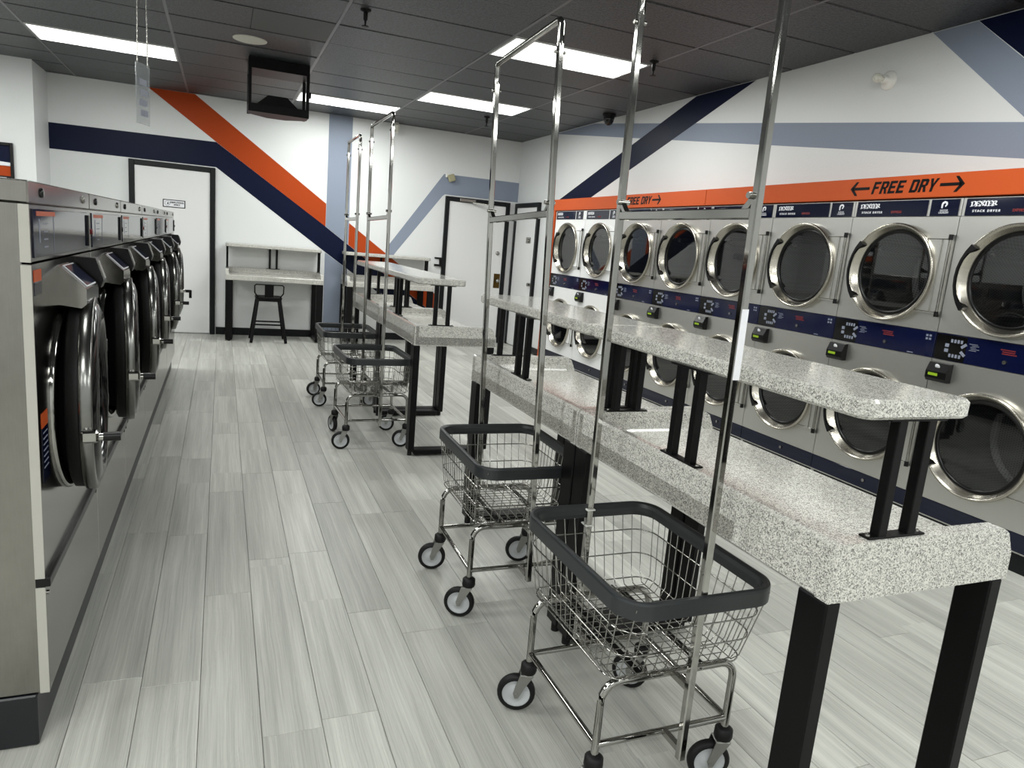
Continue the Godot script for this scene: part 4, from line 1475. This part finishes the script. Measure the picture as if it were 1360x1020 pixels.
	mb.xf = Transform3D(Basis(Vector3(0, 0, 1), 0.35), Vector3(0.012, -0.005, 0.045))
	mb.box(Vector3.ZERO, Vector3(0.1, 0.1, 0.05), 0.01)
	put("lamp_head", mb, M.tan_plastic, o)
	mb = MB.new()
	mb.box(Vector3(-0.03, 0.03, 0.012), Vector3(0.08, 0.06, 0.024), 0.005)
	put("bracket", mb, M.porcelain, o)
	# strike box left of the exit door
	mb = MB.new()
	mb.box(Vector3(2.975, 1.245, ZB + 0.012), Vector3(0.11, 0.022, 0.024), 0.003)
	mb.box(Vector3(2.975, 1.14, ZB + 0.012), Vector3(0.11, 0.03, 0.024), 0.003)
	mb.box(Vector3(3.012, 1.19, ZB + 0.02), Vector3(0.036, 0.13, 0.04), 0.003)
	var sb := put("door_catch", mb, M.black_plastic)
	tag(sb, "black door catch fixed to the wall at the hinge side of the exit door", "door catch")
	# black hanging bracket under the ceiling
	o = thing("ceiling_bracket", "empty black box bracket hanging from the ceiling", "bracket", Vector3(0.5, CEIL, -7.78))
	var W := 0.28
	var D := 0.2
	var yb := -0.485
	mb = MB.new()
	mb.box(Vector3(0, -0.05, 0), Vector3(2 * W, 0.1, 2 * D), 0.004)
	put("top_box", mb, M.black_powder, o)
	for sx in [-1.0, 1.0]:
		for sz in [-1.0, 1.0]:
			mb = MB.new()
			mb.box(Vector3(sx * (W - 0.014), -0.27, sz * (D - 0.014)), Vector3(0.03, 0.4, 0.03), 0.002)
			put("post", mb, M.black_powder, o)
	mb = MB.new()
	mb.xf = Transform3D(Basis(Vector3(1, 0, 0), Vector3(0, 0, -1), Vector3(0, 1, 0)), Vector3(0, 0, 0))
	mb.prism(PackedVector2Array([Vector2(-W, -D), Vector2(W, -D), Vector2(W, D * 0.2), Vector2(0.09, D), Vector2(-0.09, D), Vector2(-W, D * 0.2)]), yb, yb + 0.07)
	put("tray", mb, M.black_powder, o)
	mb = MB.new()
	mb.box(Vector3(0, yb + 0.03, D), Vector3(2 * W, 0.075, 0.012), 0.002)
	put("tray_lip", mb, M.black_powder, o)
	mb = MB.new()
	mb.prism(PackedVector2Array([Vector2(-W + 0.03, yb + 0.05), Vector2(W - 0.03, yb + 0.05), Vector2(0.09, yb + 0.19), Vector2(-0.09, yb + 0.19)]), -0.02, 0.0)
	put("tilt_plate", mb, M.black_powder, o)
	mb = MB.new()
	mb.cyl(Vector3(W, -0.25, 0.05), Vector3(W + 0.03, -0.25, 0.05), 0.03, 12)
	put("knob", mb, M.black_plastic, o)
	# hanging clear sign
	o = thing("hanging_sign", "narrow clear plastic sign hanging on a chain over the washers", "sign", Vector3(-0.4, 2.13, -4.5), 1.15)
	mb = MB.new()
	mb.box(Vector3(0, 0, 0), Vector3(0.13, 0.31, 0.005), 0.001)
	put("plate", mb, M.acrylic, o)
	mb = MB.new()
	for k in 4:
		mb.box(Vector3(0.01 * (k % 2), 0.06 - 0.052 * k, 0.003), Vector3(0.07, 0.032, 0.0012))
	stuff(put("print_blocks", mb, M.print_grey, o))
	mb = MB.new()
	for s in [-1.0, 1.0]:
		for k in 54:
			var t := k / 54.0
			var p := Vector3(s * lerpf(0.05, 0.035, t), lerpf(0.15, 0.92, t), 0)
			mb.xf = Transform3D(Basis(Vector3.UP, 0.0 if k % 2 == 0 else PI / 2), p)
			mb.box(Vector3.ZERO, Vector3(0.006, 0.016, 0.002))
	mb.xf = Transform3D.IDENTITY
	stuff(put("chain", mb, M.chrome_dull, o))
	# round ceiling speaker
	o = thing("ceiling_speaker", "round off-white speaker grille in the black ceiling", "speaker", Vector3(0.21, CEIL, -6.95))
	mb = MB.new()
	mb.lathe([Vector2(0.14, 0.0), Vector2(0.139, 0.006), Vector2(0.125, 0.010), Vector2(0.0, 0.012)], 40, true, Vector3.ZERO, Vector3.DOWN)
	put("grille", mb, M.speaker_white, o)
	# sprinkler heads
	for q in [[Vector3(0.93, CEIL, -5.46), "small black sprinkler head under the ceiling near the bracket"], [Vector3(3.03, CEIL, -8.74), "small black sprinkler head under the ceiling before the exit door"], [Vector3(3.2, CEIL, -5.25), "small black sprinkler head beside the light panel above the cart racks"]]:
		o = thing("sprinkler_head", q[1], "sprinkler", q[0], 0.0, "sprinkler heads")
		mb = MB.new()
		mb.lathe([Vector2(0, 0.0), Vector2(0.04, 0.0), Vector2(0.036, 0.012), Vector2(0.016, 0.02), Vector2(0.015, 0.07), Vector2(0.008, 0.075), Vector2(0.006, 0.11), Vector2(0, 0.11)], 16, true, Vector3.ZERO, Vector3.DOWN)
		put("body", mb, M.black_powder, o)
		mb = MB.new()
		mb.lathe([Vector2(0, 0.11), Vector2(0.026, 0.11), Vector2(0.024, 0.115), Vector2(0, 0.116)], 16, true, Vector3.ZERO, Vector3.DOWN)
		put("deflector", mb, M.black_powder, o)
	# dome camera by the right wall
	o = thing("dome_camera", "black dome camera under the ceiling by the right wall", "camera", Vector3(4.02, CEIL, -7.42))
	mb = MB.new()
	mb.lathe([Vector2(0, 0), Vector2(0.075, 0), Vector2(0.075, 0.02), Vector2(0.062, 0.035), Vector2(0.06, 0.055)], 24, true, Vector3.ZERO, Vector3.DOWN)
	put("housing", mb, M.black_powder, o)
	mb = MB.new()
	mb.lathe([Vector2(0.058, 0.05), Vector2(0.055, 0.08), Vector2(0.04, 0.108), Vector2(0.02, 0.122), Vector2(0, 0.126)], 24, true, Vector3.ZERO, Vector3.DOWN)
	put("dome", mb, M.black_gloss, o)
	# little white spot lamp by the back wall
	o = thing("spot_lamp", "small white cone lamp under the ceiling at the back wall", "lamp", Vector3(2.23, CEIL, -10.22))
	mb = MB.new()
	mb.lathe([Vector2(0, 0), Vector2(0.03, 0), Vector2(0.03, 0.02), Vector2(0.02, 0.03), Vector2(0, 0.03)], 16, true, Vector3.ZERO, Vector3.DOWN)
	put("base", mb, M.speaker_white, o)
	mb = MB.new()
	mb.lathe([Vector2(0.02, 0.03), Vector2(0.055, 0.035), Vector2(0.05, 0.06), Vector2(0.03, 0.13), Vector2(0, 0.135)], 20, true, Vector3.ZERO, Vector3.DOWN)
	put("shade", mb, M.speaker_white, o)
